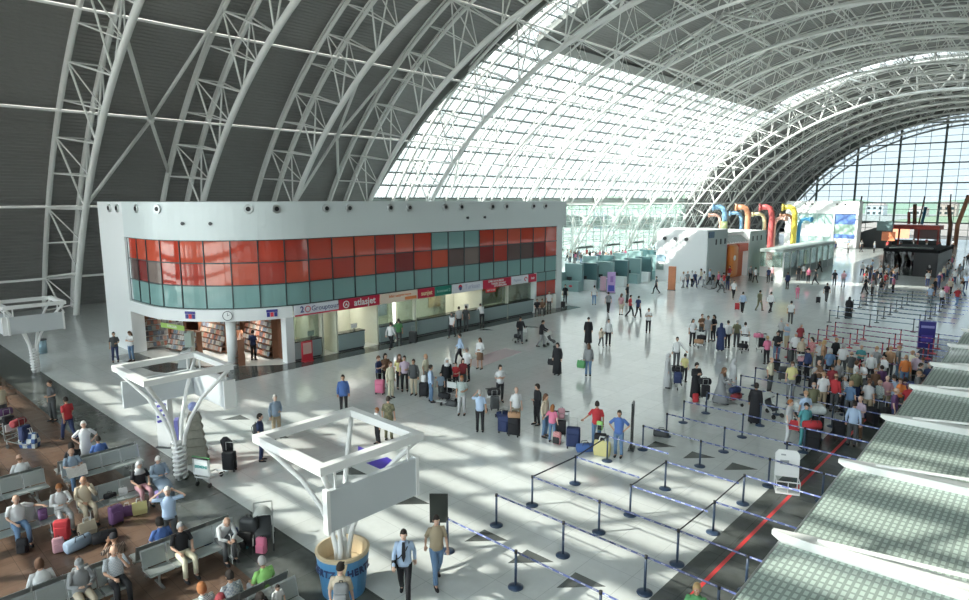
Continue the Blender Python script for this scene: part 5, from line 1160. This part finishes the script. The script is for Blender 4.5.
per(557,375,'stand',-20,'black','black','full','person in a long black coat holding a dark handbag in the open hall',topk='robe')
per(588,376,'stand',190,'grey','jeans','long','person in grey brown jacket and jeans holding a green bag, seen from behind',topk='jacket',hcol='brownhair')
per(588,344,'stand',180,'black','black','cap','person in a long black robe beyond the one with the green bag',topk='robe')
per(601,347,'walk',20,'beige','darkgrey','long','small child in beige top walking beside an adult in white',h=1.25)
per(608,346,'stand',10,'white','black','short','person in white top and black trousers walking with the small child',topk='shirt')
per(648,333,'phone',0,'white','black','short','person in white top with black arms bending over a camera in mid hall',topk='tee')
per(594,305,'stand',180,'white','jeans','short','person in white shirt and jeans standing before the check-in booths')
per(608,313,'walk',170,'grey','black','short','person in grey shirt and black trousers walking towards the booths')
per(621,315,'stand',150,'rose','beige','long','woman in dusty pink top with bare legs near the light violet totem',botk='shorts',hcol='brownhair')
per(630,317,'walk',100,'red','black','short','person in red top striding right near the violet totem')
per(638,318,'walk2',150,'navy','black','short','person with a navy backpack walking away near the violet totem')
per(565,304,'stand',0,'black','black','short','person in black standing right at the far corner of the shop building')
per(656,294,'walk',-100,'darkgrey','black','short','person in dark clothes striding left beside the orange pillar')
per(627,303,'stand',60,'black','darkgrey','short','person in black stooping just in front of the violet totem')
for u,v,c,lb in ((537,315,'black','person in black sitting low by the red panels of the shop building'),(542,315,'brown','person in brown sitting low by the red panels of the shop building'),(549,312,'white','person in white shirt standing by the red panels at the building end')):
    per(u,v,'sit' if c!='white' else 'stand',0,c,'darkgrey','short',lb)
# --- the long group queueing in the middle
per(379,391,'phone',60,'navy','black','short','person in navy tee and black trousers at the left end of the middle queue',hcol='brownhair')
per(386,388,'stand',20,'brown','black','long','woman in brown top behind the navy tee at the left end of the middle queue')
per(391,398,'stand',40,'cream','cream','short','person in all cream clothes near the pink suitcase',hcol='brownhair',topk='shirt')
per(400,389,'stand',10,'yellow','black','scarf','woman in pale yellow top behind the cream clothed person',hcol='brown')
per(405,391,'front',0,'lilac','black','short','person in lilac shirt and black trousers in the middle queue')
per(414,395,'stand',-20,'darkgrey','beige','short','person in dark open jacket and beige trousers in the middle queue',topk='jacket')
per(426,389,'front',60,'cream','grey','short','person in cream top behind the suitcase with a white bundle',hcol='tan')
per(431,402,'front',100,'lightblue','jeans','short','person in light blue shirt and jeans facing right in the middle queue',topk='shirt')
per(441,399,'stand',0,'greyblue','darkgrey','short','boy in grey blue top among the black bags of the middle queue',h=1.3)
per(447,394,'stand',20,'black','black','scarf','woman in black dress with a white head covering in the middle queue',hcol='white',topk='robe')
per(456,391,'front',-20,'red','black','short','short person in red shirt behind the black bags',h=1.45)
per(467,381,'stand',-30,'white','black','short','older person in white top behind the queue, right of the red shirt',hcol='greyhair')
per(463,389,'stand',10,'maroon','darkgrey','long','woman in maroon top squeezed between the red and the white tops',h=1.55)
per(462,415,'front',-10,'striped','lightgrey','short','person in striped white polo and pale trousers facing the viewer',hcol='ginger')
per(480,432,'armup',175,'lightblue','black','short','person in light blue shirt from behind, hand raised to a phone',hcol='greyhair',topk='tee')
per(500,402,'cross',20,'white','black','full','woman with dark curly hair and crossed arms behind the loaded trolley',topk='tee')
per(516,429,'stand',20,'white','khaki','bald','balding person in white shirt and khaki trousers by two tall suitcases',hcol='greyhair')
per(537,425,'front',-60,'black','black','full','woman in open black jacket over white facing left',topk='jacket')
per(545,437,'stand',60,'beige','jeans','long','woman in beige top with long brown hair beside the girl with the pink backpack',hcol='brownhair',topk='shirt')
per(552,442,'reach',160,'pink','jeans','long','girl with a pink backpack and jeans touching a trolley',h=1.5,hcol='ginger')
per(596,447,'reach',185,'red','jeans','short','person in bright red tee seen from behind, hand on a suitcase handle',h=1.8)
per(618,457,'hips',-10,'blue','jeans','short','person in blue baby carrier top and jeans next to the narrow black board')
# --- the two striding in front and the bottom edge
per(405,600,'walk',-5,'lightblue','black','short','person in pale shirt and dark tie with a shoulder bag, walking to the viewer',topk='shirt')
per(437,583,'walk2',15,'khaki','jeans','short','person in khaki brown shirt and jeans walking beside the one in a tie',topk='tee')
per(343,640,'stand',165,'beige','beige','cap','person in black cap with a grey backpack at the foot of the blue drum')
per(693,660,'stand',0,'green','green','bun','woman with gold blond hair in green cut by the bottom edge',hcol='blond',h=1.7)
# --- waiting area standing
per(54,421,'front',-60,'darkgrey','darkgrey','short','person in dark shirt and trousers standing at the brown floor edge',topk='tee')
per(70,441,'walk',-150,'red','navy','short','person in red and blue top walking away on the brown floor',skin=1)
per(88,470,'hips',0,'white','white','short','white haired woman in a white dress standing behind the farthest bench',hcol='whitehair',botk='skirt')
per(172,549,'both_up',-5,'lightblue','darkgrey','short','white haired person in pale blue shirt standing with hands behind the head',hcol='whitehair')
per(4,425,'stand',30,'beige','darkgrey','full','person in beige top at the left frame edge behind loaded trolleys')
# seated people: x, y, facing sign
def sit(x,y,sg,pose,top,bot,hair,lb,**k): return person((x,y),R(90*sg),pose,top,bot,hair,lb,**k)
F1=-22.95; sit(F1-.02,5.35,1,'sitread','greyblue','jeans','bald','seated person in grey blue tee reading a paper in the farthest bench row',hcol='greyhair')
B1=-23.55; sit(B1,4.1,-1,'sit','white','darkgrey','bald','broad person in white tee seen from behind in the farthest bench row',hcol='brown')
sit(B1,2.9,-1,'sit','black','black','full','person in black seen from behind at the left frame edge')
sit(B1,5.6,-1,'sitlean','black','black','full','person in black bending forward behind the farthest bench row')
sit(B1,6.3,-1,'sit','blue','navy','short','person in vivid blue tee seen from behind in the farthest bench row')
F2=-20.3
sit(F2,3.35,1,'sitarm','white','jeans','bald','bald seated person in white polo and jeans with an arm on the backrest',hcol='greyhair')
sit(F2,4.35,1,'sitread','white','lightgrey','short','seated person in white shirt and pale trousers wearing glasses, second row',hcol='ginger',topk='shirt')
sit(F2,4.95,1,'sithand','beige','beige','bald','seated person in beige suit holding a hand to the face',hcol='greyhair',topk='jacket')
sit(F2,6.45,1,'sit','black','rose','scarf','seated woman with a large grey headscarf and patterned skirt',hcol='lightgrey')
sit(F2,7.0,1,'sitread','greyblue','greyblue','short','seated white haired woman in faded denim at the second row end',hcol='whitehair',topk='robe')
F3=-15.55
sit(F3,3.55,1,'sitread','grey','beige','cap','seated person in grey jacket and flat cap looking down, third row',hcol='grey',topk='jacket')
sit(F3,4.25,1,'sithand','checked','black','bald','seated person in checked white shirt leaning head on a hand, third row',hcol='brown')
sit(F3,5.75,1,'sit','black','cream','short','seated person in black shirt and cream trousers with a striped scarf, third row',hcol='grey')
sit(F3,6.75,1,'sitlean','white','darkgrey','bald','seated old person in white sweater bowed over a walking cane, third row',hcol='whitehair',topk='shirt')
B3=-16.15
sit(B3,2.95,-1,'sit','white','grey','full','broad person in white shirt seen from behind in the third row',hcol='brownhair',topk='shirt')
sit(B3,3.75,-1,'sitlean','grey','darkgrey','short','child with brown hair turned away in the third row',hcol='brownhair',h=1.35)
sit(B3,4.45,-1,'sithand','brownstripe','black','cap','person in dark striped shirt and black cap turned away in the third row',hcol='black')
sit(B3,5.5,-1,'sit','blue','navy','full','dark haired person in blue turned away near the standing white haired one')
F4=-12.6
sit(F4,6.35,-1,'sit','lime','grey','short','person in lime green tee seen from behind on the nearest bench',hcol='greyhair')
sit(F4,5.6,-1,'sit','plaid','jeans','short','person in grey plaid shirt seen from behind on the nearest bench',topk='shirt')
sit(F4,5.0,-1,'sit','striped','jeans','full','person in teal striped top with ginger hair on the nearest bench',hcol='ginger')
sit(F4,5.75-.05,-1,'sit','red','navy','long','x')if False else None
sit(-12.0,5.1,1,'sit','pink','navy','long','long haired person in pink top at the bottom edge, facing the viewer',hcol='maroon')
sit(-12.0,5.75,1,'sitlean','black','black','full','person in black and white print bending beside the baby at the bottom edge')
sit(-12.0,6.35,1,'sit','white','white','short','baby in white at the bottom edge under the lime shirt',h=1.0,z=.18)
sit(-12.6,3.4,-1,'sit','brown','brown','full','brown haired person cut by the bottom left edge')
sit(-12.6,2.7,-1,'sit','black','black','cap','person in a dark green cap cut by the bottom left edge',hcol='olive')
# --- groups in the middle right
per(692,346,'front',20,'white','black','long','woman in black and white standing at a trolley with a tan bundle',topk='tee')
per(701,340,'cross',30,'brown','darkgrey','short','person in brown vest behind the trolley with a tan bundle',hcol='brownhair')
per(707,342,'stand',0,'grey','grey','short','person in grey tee in the group of three behind the tan bundle')
per(713,341,'front',-50,'black','black','long','dark haired person in black, right one of the group behind the tan bundle')
per(720,351,'stand',170,'navy','navy','scarf','woman in long navy coat and navy headscarf',hcol='navy',topk='robe')
per(727,348,'stand',-150,'white','black','short','person in white shirt and black trousers right behind the navy coat',topk='shirt')
per(736,347,'stand',170,'olive','darkgrey','short','person in olive shirt next to the white shirted one in braces',hcol='greyhair')
per(744,350,'stand',190,'white','black','short','person in white shirt at the right end of the row of backs')
per(676,368,'reach',10,'white','darkgrey','short','person in white shirt standing behind the lime top and the grey robe',topk='shirt')
per(684,382,'stand',150,'yellow','black','short','short person in yellow green top beside a loaded trolley',h=1.5)
per(667,388,'stand',90,'lightgrey','lightgrey','scarf','woman in pale grey robe and headscarf left of a loaded trolley',hcol='lightgrey',topk='robe')
per(695,399,'phone',30,'black','black','full','woman in black with red trim behind a tall black luggage heap',topk='robe')
per(720,404,'push',70,'grey','darkgrey','scarf','woman in brown grey coat pushing a trolley to the right',hcol='brown',topk='robe')
per(732,394,'stand',120,'lightgrey','grey','scarf','woman in light grey robe beyond the trolley with the red bag',hcol='lightgrey',topk='robe')
per(754,424,'stand',170,'black','black','full','woman in a long black dress behind the blue belts',topk='robe')
per(769,393,'front',60,'cream','darkgrey','bald','older person in cream shirt behind the belts',hcol='greyhair')
per(790,398,'front',10,'yellow','grey','full','woman in yellow vest over white in the queue',hcol='brownhair')
per(787,444,'reach',80,'lightgrey','white','short','person in grey tee and white trousers reaching to a wrapped trolley',hcol='ginger')
per(803,448,'stand',30,'teal','teal','cap','person in dark teal with a red bag standing by black suitcases',hcol='black')
per(851,446,'stand',170,'lightblue','darkgrey','short','person in pale blue shirt and dark trousers on the dark lane, reading papers',topk='shirt')
per(857,440,'phone',-30,'lilac','brown','bald','person in lilac shirt and brown trousers behind the pale blue shirted one',hcol='brown')
per(721,293,'walk',80,'grey','darkgrey','short','person in grey shirt striding right near the orange pillar')
per(733,299,'walk2',20,'white','black','short','person in white shirt walking in mid hall, right of the striding grey shirt')
per(742,313,'walk',170,'lightblue','black','short','person in light blue shirt pulling a red suitcase',topk='shirt')
per(759,311,'walk2',140,'olive','olive','short','person in olive suit walking right in mid hall',topk='jacket')
per(770,313,'walk',150,'white','black','short','person in white shirt with a dark bag, right of the olive suit',topk='shirt')
per(790,324,'stand',180,'white','darkgrey','short','person in white tee with dark bag standing behind the crowd')
per(797,299,'stand',0,'pink','pink','full','child in pink in the open hall before the glass cafe',h=1.3)
per(787,289,'stand',-30,'navy','black','short','person in dark suit with a bag before the glass cafe',topk='jacket')
per(826,302,'walk',170,'black','darkgrey','short','person in black tee pulling a black case in the open hall right of the cafe')
per(834,286,'stand',0,'black','black','full','slim person in black farther back, right of the cafe')
per(843,287,'front',-20,'rose','grey','full','person in rose top farther back, right of the cafe')
per(848,319,'walk2',170,'black','black','scarf','woman in a flowing black robe with black bags in the open hall',hcol='black',topk='robe')
for u,v,c,b,lb in ((750,281,'grey','black','standing person in grey before the cafe, leftmost'),(755,283,'white','black','person in white before the cafe counter'),(772,281,'rose','darkgrey','person in rose walking past the cafe dado'),(768,283,'navy','black','person in navy beside the rose clothed one at the cafe'),
    (798,281,'black','black','person in black in the group before the cafe'),(803,279,'white','darkgrey','person in white in the group before the cafe'),(808,283,'pink','black','person in pink tee right of the group before the cafe'),(815,285,'darkgrey','black','person in dark clothes with a black trolley at the cafe corner'),(819,272,'black','black','person in black by the cafe end wall')):
    per(u,v,'walk' if u%2 else 'stand',(u*37)%360,c,b,'short',lb)
# --- the dense crowd by the blue and red belts (pixel of the heads)
crowd=[(780,316,'lightgrey','person in light grey shirt at the rear left of the dense queue'),(786,321,'greyblue','person in grey blue shirt at the rear of the dense queue'),(766,333,'pink','blond person in pale pink top by the black pushchair',),(776,331,'black','person in black leaning at the left side of the dense queue'),
(794,332,'white','person in white tee near the rear posts'),(799,323,'maroon','person in maroon at the rear posts'),(800,336,'beige','person in beige behind the white tee'),(810,336,'redpattern','woman in red patterned dress behind the pink trolley'),
(818,338,'lightgrey','person in light grey with fair hair behind the red belts'),(822,339,'tan','long blond person before the red belts'),(834,336,'black','person in black with tan face before the red belts'),(841,343,'white','person in white shirt with spread elbows'),
(849,349,'darkgrey','person in dark grey in the middle of the dense queue'),(859,342,'teal','person in turquoise top before the red belts'),(869,350,'white','person in white tee seen from behind, left of the black jacket'),(874,346,'grey','person in grey right of the white tee'),
(882,352,'white','person in white polo in the right part of the queue'),(885,344,'black','tall person in black jacket before the red belts'),(888,345,'tan','fair person beside the tall black jacket'),(896,345,'grey','person in grey brown in the right part of the queue'),
(903,353,'orange','person with an orange vest in the right part of the queue'),(910,347,'cream','fair haired person behind the orange vest'),(914,352,'lilac','person in lilac shirt near the indigo totem'),(920,354,'lightgrey','person in light grey near the indigo totem'),
(936,361,'brown','person in brown at the canopy edge'),(817,358,'brown','broad person in brown top in the middle of the queue'),(812,366,'black','woman in black dress among the queue'),(821,371,'white','person in white shirt below the brown top'),(833,372,'red','person with a red orange bag in the queue'),
(843,371,'plaid','person in grey plaid shirt in the queue'),(854,358,'white','broad person in white tee and jeans in the queue'),(861,358,'white','slim person in white right of the broad white tee'),(866,370,'darkgrey','person in dark top with black bag in the queue'),
(866,378,'lightgrey','person in pale grey patterned top in the queue'),(877,376,'striped','person in pale striped shirt bending in the queue'),(884,374,'rose','person in rose and white bending in the queue'),(891,374,'lightblue','person in light blue denim shirt in the queue'),
(892,387,'purple','person in grey purple near the black bags'),(897,375,'orange','person in orange top in the queue'),(906,379,'red','person in red top near the canopy edge'),(902,374,'purple','person in purple between orange and red tops'),(915,369,'grey','person in grey near the canopy edge'),
(920,377,'tan','person in tan near the canopy edge'),(907,393,'white','person in white with fair hair right at the canopy edge'),(900,401,'lightgrey','person in light grey at the canopy edge'),(873,364,'brown','brown haired person deep in the queue'),(879,362,'purple','person in purple deep in the queue'),
(803,389,'lightblue','person in pale blue beside the wrapped trolley'),(811,380,'olive','person with grey hair behind the wrapped trolley'),(830,362,'maroon','person in maroon in the middle of the queue'),(836,358,'grey','person in grey with brown hair in the middle of the queue'),(848,378,'jeans','person in denim blue in the middle of the queue'),
(926,362,'navy','person in navy sitting low near the canopy edge'),(917,362,'darkgrey','person in dark clothes near the lilac shirt'),(806,346,'navy','person in navy behind the pink luggage'),(828,348,'jeans','person in jeans jacket before the red belts'),(854,366,'olive','person in olive in the middle of the queue')]
rc=random.Random(21)
for i,t in enumerate(crowd):
    u,v,c,lb=t[:4]; f='long blond' in lb or 'woman' in lb
    hr='long' if f else rc.choice(['short','short','short','bald','full','cap']); hc={'blond':'blond','fair':'tan','grey hair':'greyhair'}
    hcol=next((hc[k] for k in hc if k in lb),rc.choice(['darkhair','darkhair','brownhair','greyhair','tan']))
    per(u,v,rc.choice(['stand','front','cross','stand','phone','front']),rc.choice([0,40,-50,90,150,180,-150,200]),c,rc.choice(['black','darkgrey','navy','jeans','khaki','darkgrey']),hr,lb,head=True,hcol=hcol,topk='tee' if i%2 else 'shirt',h=rc.uniform(1.62,1.8))
# --- far people
far=[]
def farp(u,v,c,b,lb,grp,pose=None,a=None,**k):
    per(u,v,pose or rc.choice(['stand','walk','walk2','front','stand']),rc.randrange(0,360) if a is None else a,c,b,rc.choice(['short','short','full','long','scarf']),lb,group=grp,hcol=rc.choice(['darkhair','brownhair','tan','greyhair']),**k)
NAME=dict(white='white',black='black',red='red',pink='pink',navy='navy',lightblue='light blue',grey='grey',beige='beige',maroon='maroon',darkgrey='dark grey',yellow='yellow',brown='brown',teal='teal',lightgrey='light grey',blue='blue')
cs=['white','white','black','navy','pink','grey','lightblue','darkgrey','beige','red','white','black']
for k in range(46):
    u=567+k*2.1+rc.uniform(-1,1); v=rc.uniform(259,266); c=cs[k%12]
    farp(u,v,c,rc.choice(['black','darkgrey','grey','jeans']),'small distant person in %s far behind the check-in booths'%NAME[c],'travellers in %s crowding behind the check-in booths'%NAME[c])
for k in range(22):
    u=682+ (k%11)*4.6+rc.uniform(-1.5,1.5); v=[287,279][k//11]+rc.uniform(-3,3)
    if u>733: continue
    c=cs[(k*5)%12]; farp(u,v,c,rc.choice(['black','navy','grey']),'small distant person in %s before the white pavilion'%NAME[c],'travellers in %s before the white pavilion'%NAME[c])
for k in range(26):
    u=863+(k*7)%34+rc.uniform(-2,2); v=275+ (k%6)*4.2+rc.uniform(-2,2); c=cs[(k*7)%12]
    if 885<u<900 and v<278: v+=8
    farp(u,v,c,rc.choice(['black','navy','grey']),'small distant person in %s left of or before the black pavilion'%NAME[c],'travellers in %s around the black pavilion'%NAME[c])
for k in range(30):
    u=926+(k*11)%42; v=262+(k*5)%46+rc.uniform(-2,2); c=cs[(k*5+3)%12]
    farp(u,v,c,rc.choice(['black','navy','grey','jeans']),'small distant person in %s right of the black pavilion'%NAME[c],'travellers in %s right of the black pavilion'%NAME[c])
for k in range(30):
    u=835+(k*13)%130; v=246+(k*3)%8; c=cs[(k*5+1)%12]
    farp(u,v,c,'black','tiny far person in %s between the white block and the red kiosk'%NAME[c],'tiny far travellers in %s near the red kiosk'%NAME[c])
# ---- luggage
def at(u,v): p=fl(u,v); return (p.x,p.y,0)
SM={n:cl(n) for n in ('pink','navy','black','darkgrey','blue','red','purple','maroon','yellow','green','white','grey','beige','rose','greyblue','lime','tan')}
def cs_(u,v,c,lb,rz=0.5,sc=1,**k): return case(at(u,v),rz,lb,None,sc,{'shell':SM[c],'front_pocket':SM[c]})
cs_(380,394,'pink','magenta pink suitcase at the left end of the middle queue')
cs_(424,397,'black','black suitcase with a white bundle on top in the middle queue'); backpack((*fl(424,397)[:2],.72),.4,'white bundle lying on the black suitcase in the middle queue',None,.7,{'bag_body':SM['white'],'front_pocket':SM['white']})
cs_(413,343,'darkgrey','large dark case standing near the peach sign counter',.4,1.1)
cs_(504,433,'navy','tall navy suitcase before the balding person in khaki trousers',.3,1.05); cs_(514,436,'black','tall black suitcase right of the navy one',.3,1.05)
duffel((*fl(514,436)[:2],.74),.6,'crumpled tan bag lying across the black suitcase',None,.75,{'bag_body':SM['tan']})
cs_(573,448,'navy','big dark blue suitcase at the left hand of the red tee person',.5,1.15); duffel(at(585,452),.9,'bright blue duffel bag on the floor by the red tee person',None,1,{'bag_body':SM['blue']})
cs_(600,452,'black','black suitcase behind the yellow and mint bags'); bag((*fl(602,455)[:2],.0),.3,'yellow carrier bag beside the red tee person',None,1.5,{'bag_body':SM['yellow']})
backpack((*fl(599,449)[:2],.74),.3,'pale green bag on top of the black suitcase beside the red tee',None,.7,{'bag_body':SM['lime']})
backpack(at(557,444),.2,'red and white floral bag on the floor by the girl in pink',None,1,{'bag_body':cl('redpattern')})
cs_(230,471,'black','black suitcase standing alone with a black jacket over its handle',.7,1.0)
o=empty('draped_jacket',(*fl(226,469)[:2],0),.7,'black jacket draped over the handle of the lone black suitcase','jacket'); q=MB(); q.tube([(0,.1,1.12),(0,.1,1.0),(0.02,.12,.7),(0,.1,.45)],[(.08,.05),(.2,.10),(.17,.10),(.12,.07)],10,xref=(1,0,0)); q.build('jacket_body',SM['black'],o,True); q=MB(); q.tube([(.17,.1,.98),(.23,.1,.7),(.22,.1,.5)],[.06,.05,.04],8); q.build('sleeve',SM['black'],o,True)
backpack((*(fl(258,461)[:2]),.98),2.2,'dark grey backpack hanging on the navy shirted person',None,.85); 
p=fl(343,640); backpack((p.x-p.x/math.hypot(p.x,p.y)*.24,p.y-p.y/math.hypot(p.x,p.y)*.24,.98),facing(p,-10),'grey backpack on the back of the person in the black cap',None,.95,{'bag_body':SM['grey'],'front_pocket':SM['grey']})
bag(at(581,376),.2,'bright green shopping bag held by the person in the grey brown jacket',None,1.1,{'bag_body':SM['green']}).location.z=.45
bag(at(551,372),.2,'black handbag held by the person in the long black coat',None,.9,{'bag_body':SM['black']}).location.z=.4
duffel(at(661,437),.4,'lone black bag lying on the floor beside the blue belts',None,.9)
cs_(737,310,'red','small red suitcase pulled through mid hall',.4,.85); cs_(818,303,'black','small black case pulled right of the cafe',.4,.8); cs_(563,308,'black','black case on the floor at the far corner of the shop building',.3,.8)
cs_(838,438,'black','black case on a trolley at the lane edge',.4,1); cs_(812,451,'black','tall black suitcase by the person in teal',.4,1.1); cs_(806,446,'darkgrey','dark grey suitcase behind the tall black one',.4,1.0); duffel((*fl(810,450)[:2],.8),.8,'red and black bag on top of the black suitcases',None,1,{'bag_body':SM['red']})
bag(at(793,446),.2,'orange red bag held beside the person in teal',None,1,{'bag_body':cl('red')}).location.z=.65
def loaded(u,v,rz,lb,bags,grp=None):
    t=trolley(at(u,v),rz,lb,grp); x,y=t.location.x,t.location.y; c,s=math.cos(rz),math.sin(rz)
    for k,(kind,col,dx,dy,dz,bl) in enumerate(bags):
        L=(x+c*dx-s*dy,y+s*dx+c*dy,dz); f={'c':case,'d':duffel,'b':backpack}[kind]
        mm={'shell':SM[col],'front_pocket':SM[col],'bag_body':SM[col]}
        f(L,rz+.1*k,bl,None,.85,mm)
    return t
loaded(494,414,.9,'trolley of dark bags in front of the woman with crossed arms',[('c','darkgrey',0,-.2,.26,'dark case on the trolley by the woman with crossed arms'),('d','black',0,.05,.82,'black bag topping the trolley by the woman with crossed arms'),('d','navy',.3,-.5,.0,'navy bag leaning on the trolley of dark bags')])
loaded(561,440,.6,'trolley with a black backpack beside the girl with the pink backpack',[('c','black',0,-.2,.26,'black case on the trolley touched by the girl in pink'),('b','rose',0,.0,.86,'pale pink pouch on the trolley touched by the girl in pink')])
loaded(447,403,.2,'trolley base under the black bags of the middle queue',[('d','black',0,-.2,.26,'black holdall beside the boy in grey blue'),('d','darkgrey',.45,-.3,0,'dark holdall on the floor right of the boy')])
loaded(520,342,0,'trolley with a white panel coming towards the viewer',[('d','black',0,-.2,.26,'black bag on the trolley with the white panel')])
stroller(at(551,347),R(100),'white pushchair pushed right in front of the shop counters')
loaded(699,347,.3,'trolley carrying a tan and black bundle',[('d','tan',0,-.2,.26,'tan bundle on the trolley in mid hall'),('d','black',.1,.2,.45,'black bag behind the tan bundle')])
loaded(677,388,.5,'trolley of dark bags between the grey robe and the lime top',[('c','navy',0,-.2,.26,'navy case on the trolley by the grey robe'),('d','black',0,0,.82,'black bag on the trolley by the grey robe')])
loaded(704,402,.6,'trolley under the tall black luggage heap',[('c','black',0,-.2,.26,'black case in the tall luggage heap'),('d','black',0,.05,.82,'black bag on top of the tall luggage heap'),('b','red',-.4,-.1,0,'red bag at the foot of the tall luggage heap')])
loaded(734,404,1.2,'trolley with navy and dark red bags pushed right',[('d','navy',0,0,.52,'navy bag on the trolley pushed right'),('d','maroon',0,-.1,.24,'dark red bag on the trolley pushed right')])
loaded(743,352,.2,'trolley behind the row of backs',[('d','black',0,-.1,.26,'black bag on the trolley behind the row of backs')])
loaded(761,351,.4,'trolley heaped with black and pink things at the left of the queue',[('c','black',0,-.2,.26,'black case on the trolley at the left of the queue'),('d','pink',-.2,0,.82,'pink bag on the trolley at the left of the queue')])
loaded(802,372,.4,'trolley with a long crimson bag behind the belts',[('d','rose',0,-.1,.6,'long crimson bag on a trolley behind the belts'),('c','navy',0,0,.26,'navy case under the long crimson bag')])
stroller(at(770,416),R(70),'black pushchair right of the woman in the long black dress')
o=empty('wrapped_load',(*fl(808,431)[:2],0),.5,'big luggage load wrapped in clear white plastic on a trolley','luggage'); q=MB(); q.rbox((0,0,.95),(1.15,.7,.34),.14); q.build('wrapped_bundle',mat('plastic_wrap',(.55,.6,.6),.25,var=.3,vscale=7),o,True); q=MB(); q.rbox((0,0,.45),(1.0,.6,.66),.08); q.build('dark_case',SM['black'],o,True); q=MB(); q.b2(-.5,.5,-.3,.3,.06,.12); q.build('trolley_deck',TFR,o)
for i,(u,v) in enumerate([(775,372),(783,380),(796,384),(815,400),(824,408),(838,404),(846,412),(862,418),(872,424),(880,418),(888,424),(868,404),(858,396),(826,392),(843,390),(880,404),(893,410),(900,404),(885,396),(912,396),(812,392),(790,362),(800,358)]):
    cs_(u,v,['black','darkgrey','black','navy'][i%4],'%s suitcase standing among the legs of the dense queue'%['black','dark grey','black','navy'][i%4],i*.7,1.0)['group']='%s suitcases among the legs of the dense queue'%['black','dark grey','black','navy'][i%4]
# waiting area luggage
loaded(22,447,R(120),'trolley of navy luggage on the brown floor at the left edge',[('c','navy',0,-.2,.26,'navy case on the trolley at the left edge'),('d','maroon',0,.05,.82,'dark red bag on top of the navy case at the left edge')])
loaded(8,436,R(100),'second loaded trolley cut by the left frame edge',[('c','black',0,-.2,.26,'black case on the trolley cut by the left edge'),('d','purple',0,.1,.82,'grey violet bag on the trolley cut by the left edge')])
bag(at(30,447),R(40),'navy and white patterned bag at the right of the left edge trolley',None,1.6,{'bag_body':checks('patterned',(.05,.1,.25),(.6,.65,.65),9)})
PAL['patterned']=0
for x,y,f,c,lb,s in ((-19.5,4.15,case,'red','red suitcase standing before the second bench row',1),(-19.4,5.45,case,'purple','dark purple case standing before the beige suited one',.95),(-19.35,4.7,bag,'beige','beige plastic bag heap before the second bench row',1.3),(-20.25,3.9,backpack,'purple','violet bag on the bench beside the white polo',.8),
    (-18.7,4.3,duffel,'greyblue','grey blue bag on the floor heap before the second row',1.2),(-18.6,4.9,duffel,'black','black bag on the floor heap before the second row',1.1),(-18.9,3.9,backpack,'rose','lilac and orange bag on the floor heap',1.0),(-19.55,3.25,backpack,'black','black backpack between the feet of the white polo',1.0),
    (-19.6,6.15,bag,'yellow','bright yellow carrier bag at the feet of the headscarf woman',1.2),(-19.75,5.85,bag,'purple','purple bag left of the yellow carrier bag',1.0),(-20.3,5.6,duffel,'black','black bag on the second row bench seat',.6),(-20.3,5.95,bag,'white','white bag on the second row bench seat',.7),
    (-16.3,7.25,duffel,'navy','navy sports bag behind the third row bench end',1),(-16.4,6.75,backpack,'navy','navy and white cool bag behind the third row bench end',.95)):
    z=.44 if 'on the' in lb and 'bench' in lb and 'seat' in lb or 'on the bench' in lb else 0
    mm={'shell':SM[c],'front_pocket':SM[c],'bag_body':SM[c]}; f((x,y,z),R(55+int(x*7919+y*104729)%50),lb,None,s*.84,mm)
stroller(at(264,545),R(60),'pushchair with a grey canopy at the edge of the brown floor')
backpack((*fl(250,545)[:2],0),R(30),'tall black backpack left of the grey canopy pushchair',None,1.6); backpack((*fl(262,553)[:2],0),R(30),'bright pink bag hanging below the grey canopy pushchair',None,.9,{'bag_body':SM['pink'],'front_pocket':SM['pink']})
backpack((*fl(245,548)[:2],0),R(30),'turquoise bag left of the tall black backpack',None,.7,{'bag_body':cl('teal')})
t=trolley(at(212,482),R(205),'empty trolley with a white sign panel and green trim by the leaflet tower'); q=MB(); q.b2(-.32,.32,.40,.44,.42,.98); q.build('large_panel',TPN,t); l=text_mesh('SIEMENS',.13,mat('letter_teal',(0.03,.3,.28),.4),'lettering',t,.004); l.rotation_euler=(R(90),0,R(180)); l.location=(0,.446,.7)
q=MB(); q.b2(-.34,.34,.395,.445,.98,1.03); q.build('green_trim',cl('green'),t)
o=empty('walking_cane',(-15.0,6.75,0),0,'thin walking cane under the bowed old person in the white sweater','cane'); q=MB(); q.tube([(0,0,0),(0,0,.75),(-.05,0,.8),(-.1,0,.76)],.012,6); q.build('stick',mat('cane_pale',(.5,.5,.5),.4),o)
o=empty('newspaper',(-22.5,5.35,.72),R(90),'open newspaper held by the seated grey blue tee','newspaper'); 
q=MB(); q.box((-.14,0,0),(.28,.01,.36),rx=R(-35),ry=0); q.box((.14,0,0),(.28,.01,.36),rx=R(-35)); q.build('pages',mat('newsprint',(.6,.58,.55),.8,var=.25,vscale=25),o)
o=empty('baseball_tie',(0,0,0)); bpy.data.objects.remove(o)
# neck tie and cross strap of the walking person in front
o=[x for x in COL.objects if x.get('label','').startswith('person in pale shirt and dark tie')][0]
q=MB(); q.loft([[(-.03,-.095,1.46),(.03,-.095,1.46),(.03,-.11,1.45),(-.03,-.11,1.45)],[(-.045,-.135,1.15),(.045,-.135,1.15),(.045,-.15,1.15),(-.045,-.15,1.15)],[(-.01,-.14,1.02),(.01,-.14,1.02),(.01,-.15,1.02),(-.01,-.15,1.02)]]); q.build('tie',SM['black'],o)
q=MB(); q.rbox((-.22,-.02,.93),(.10,.3,.26),.03); q.build('shoulder_bag',SM['black'],o,True)
q=MB(); q.tube([(.12,0,1.42),(.06,-.13,1.3),(-.10,-.15,1.12),(-.19,-.08,1.03)],.012,5); q.build('strap',SM['black'],o)
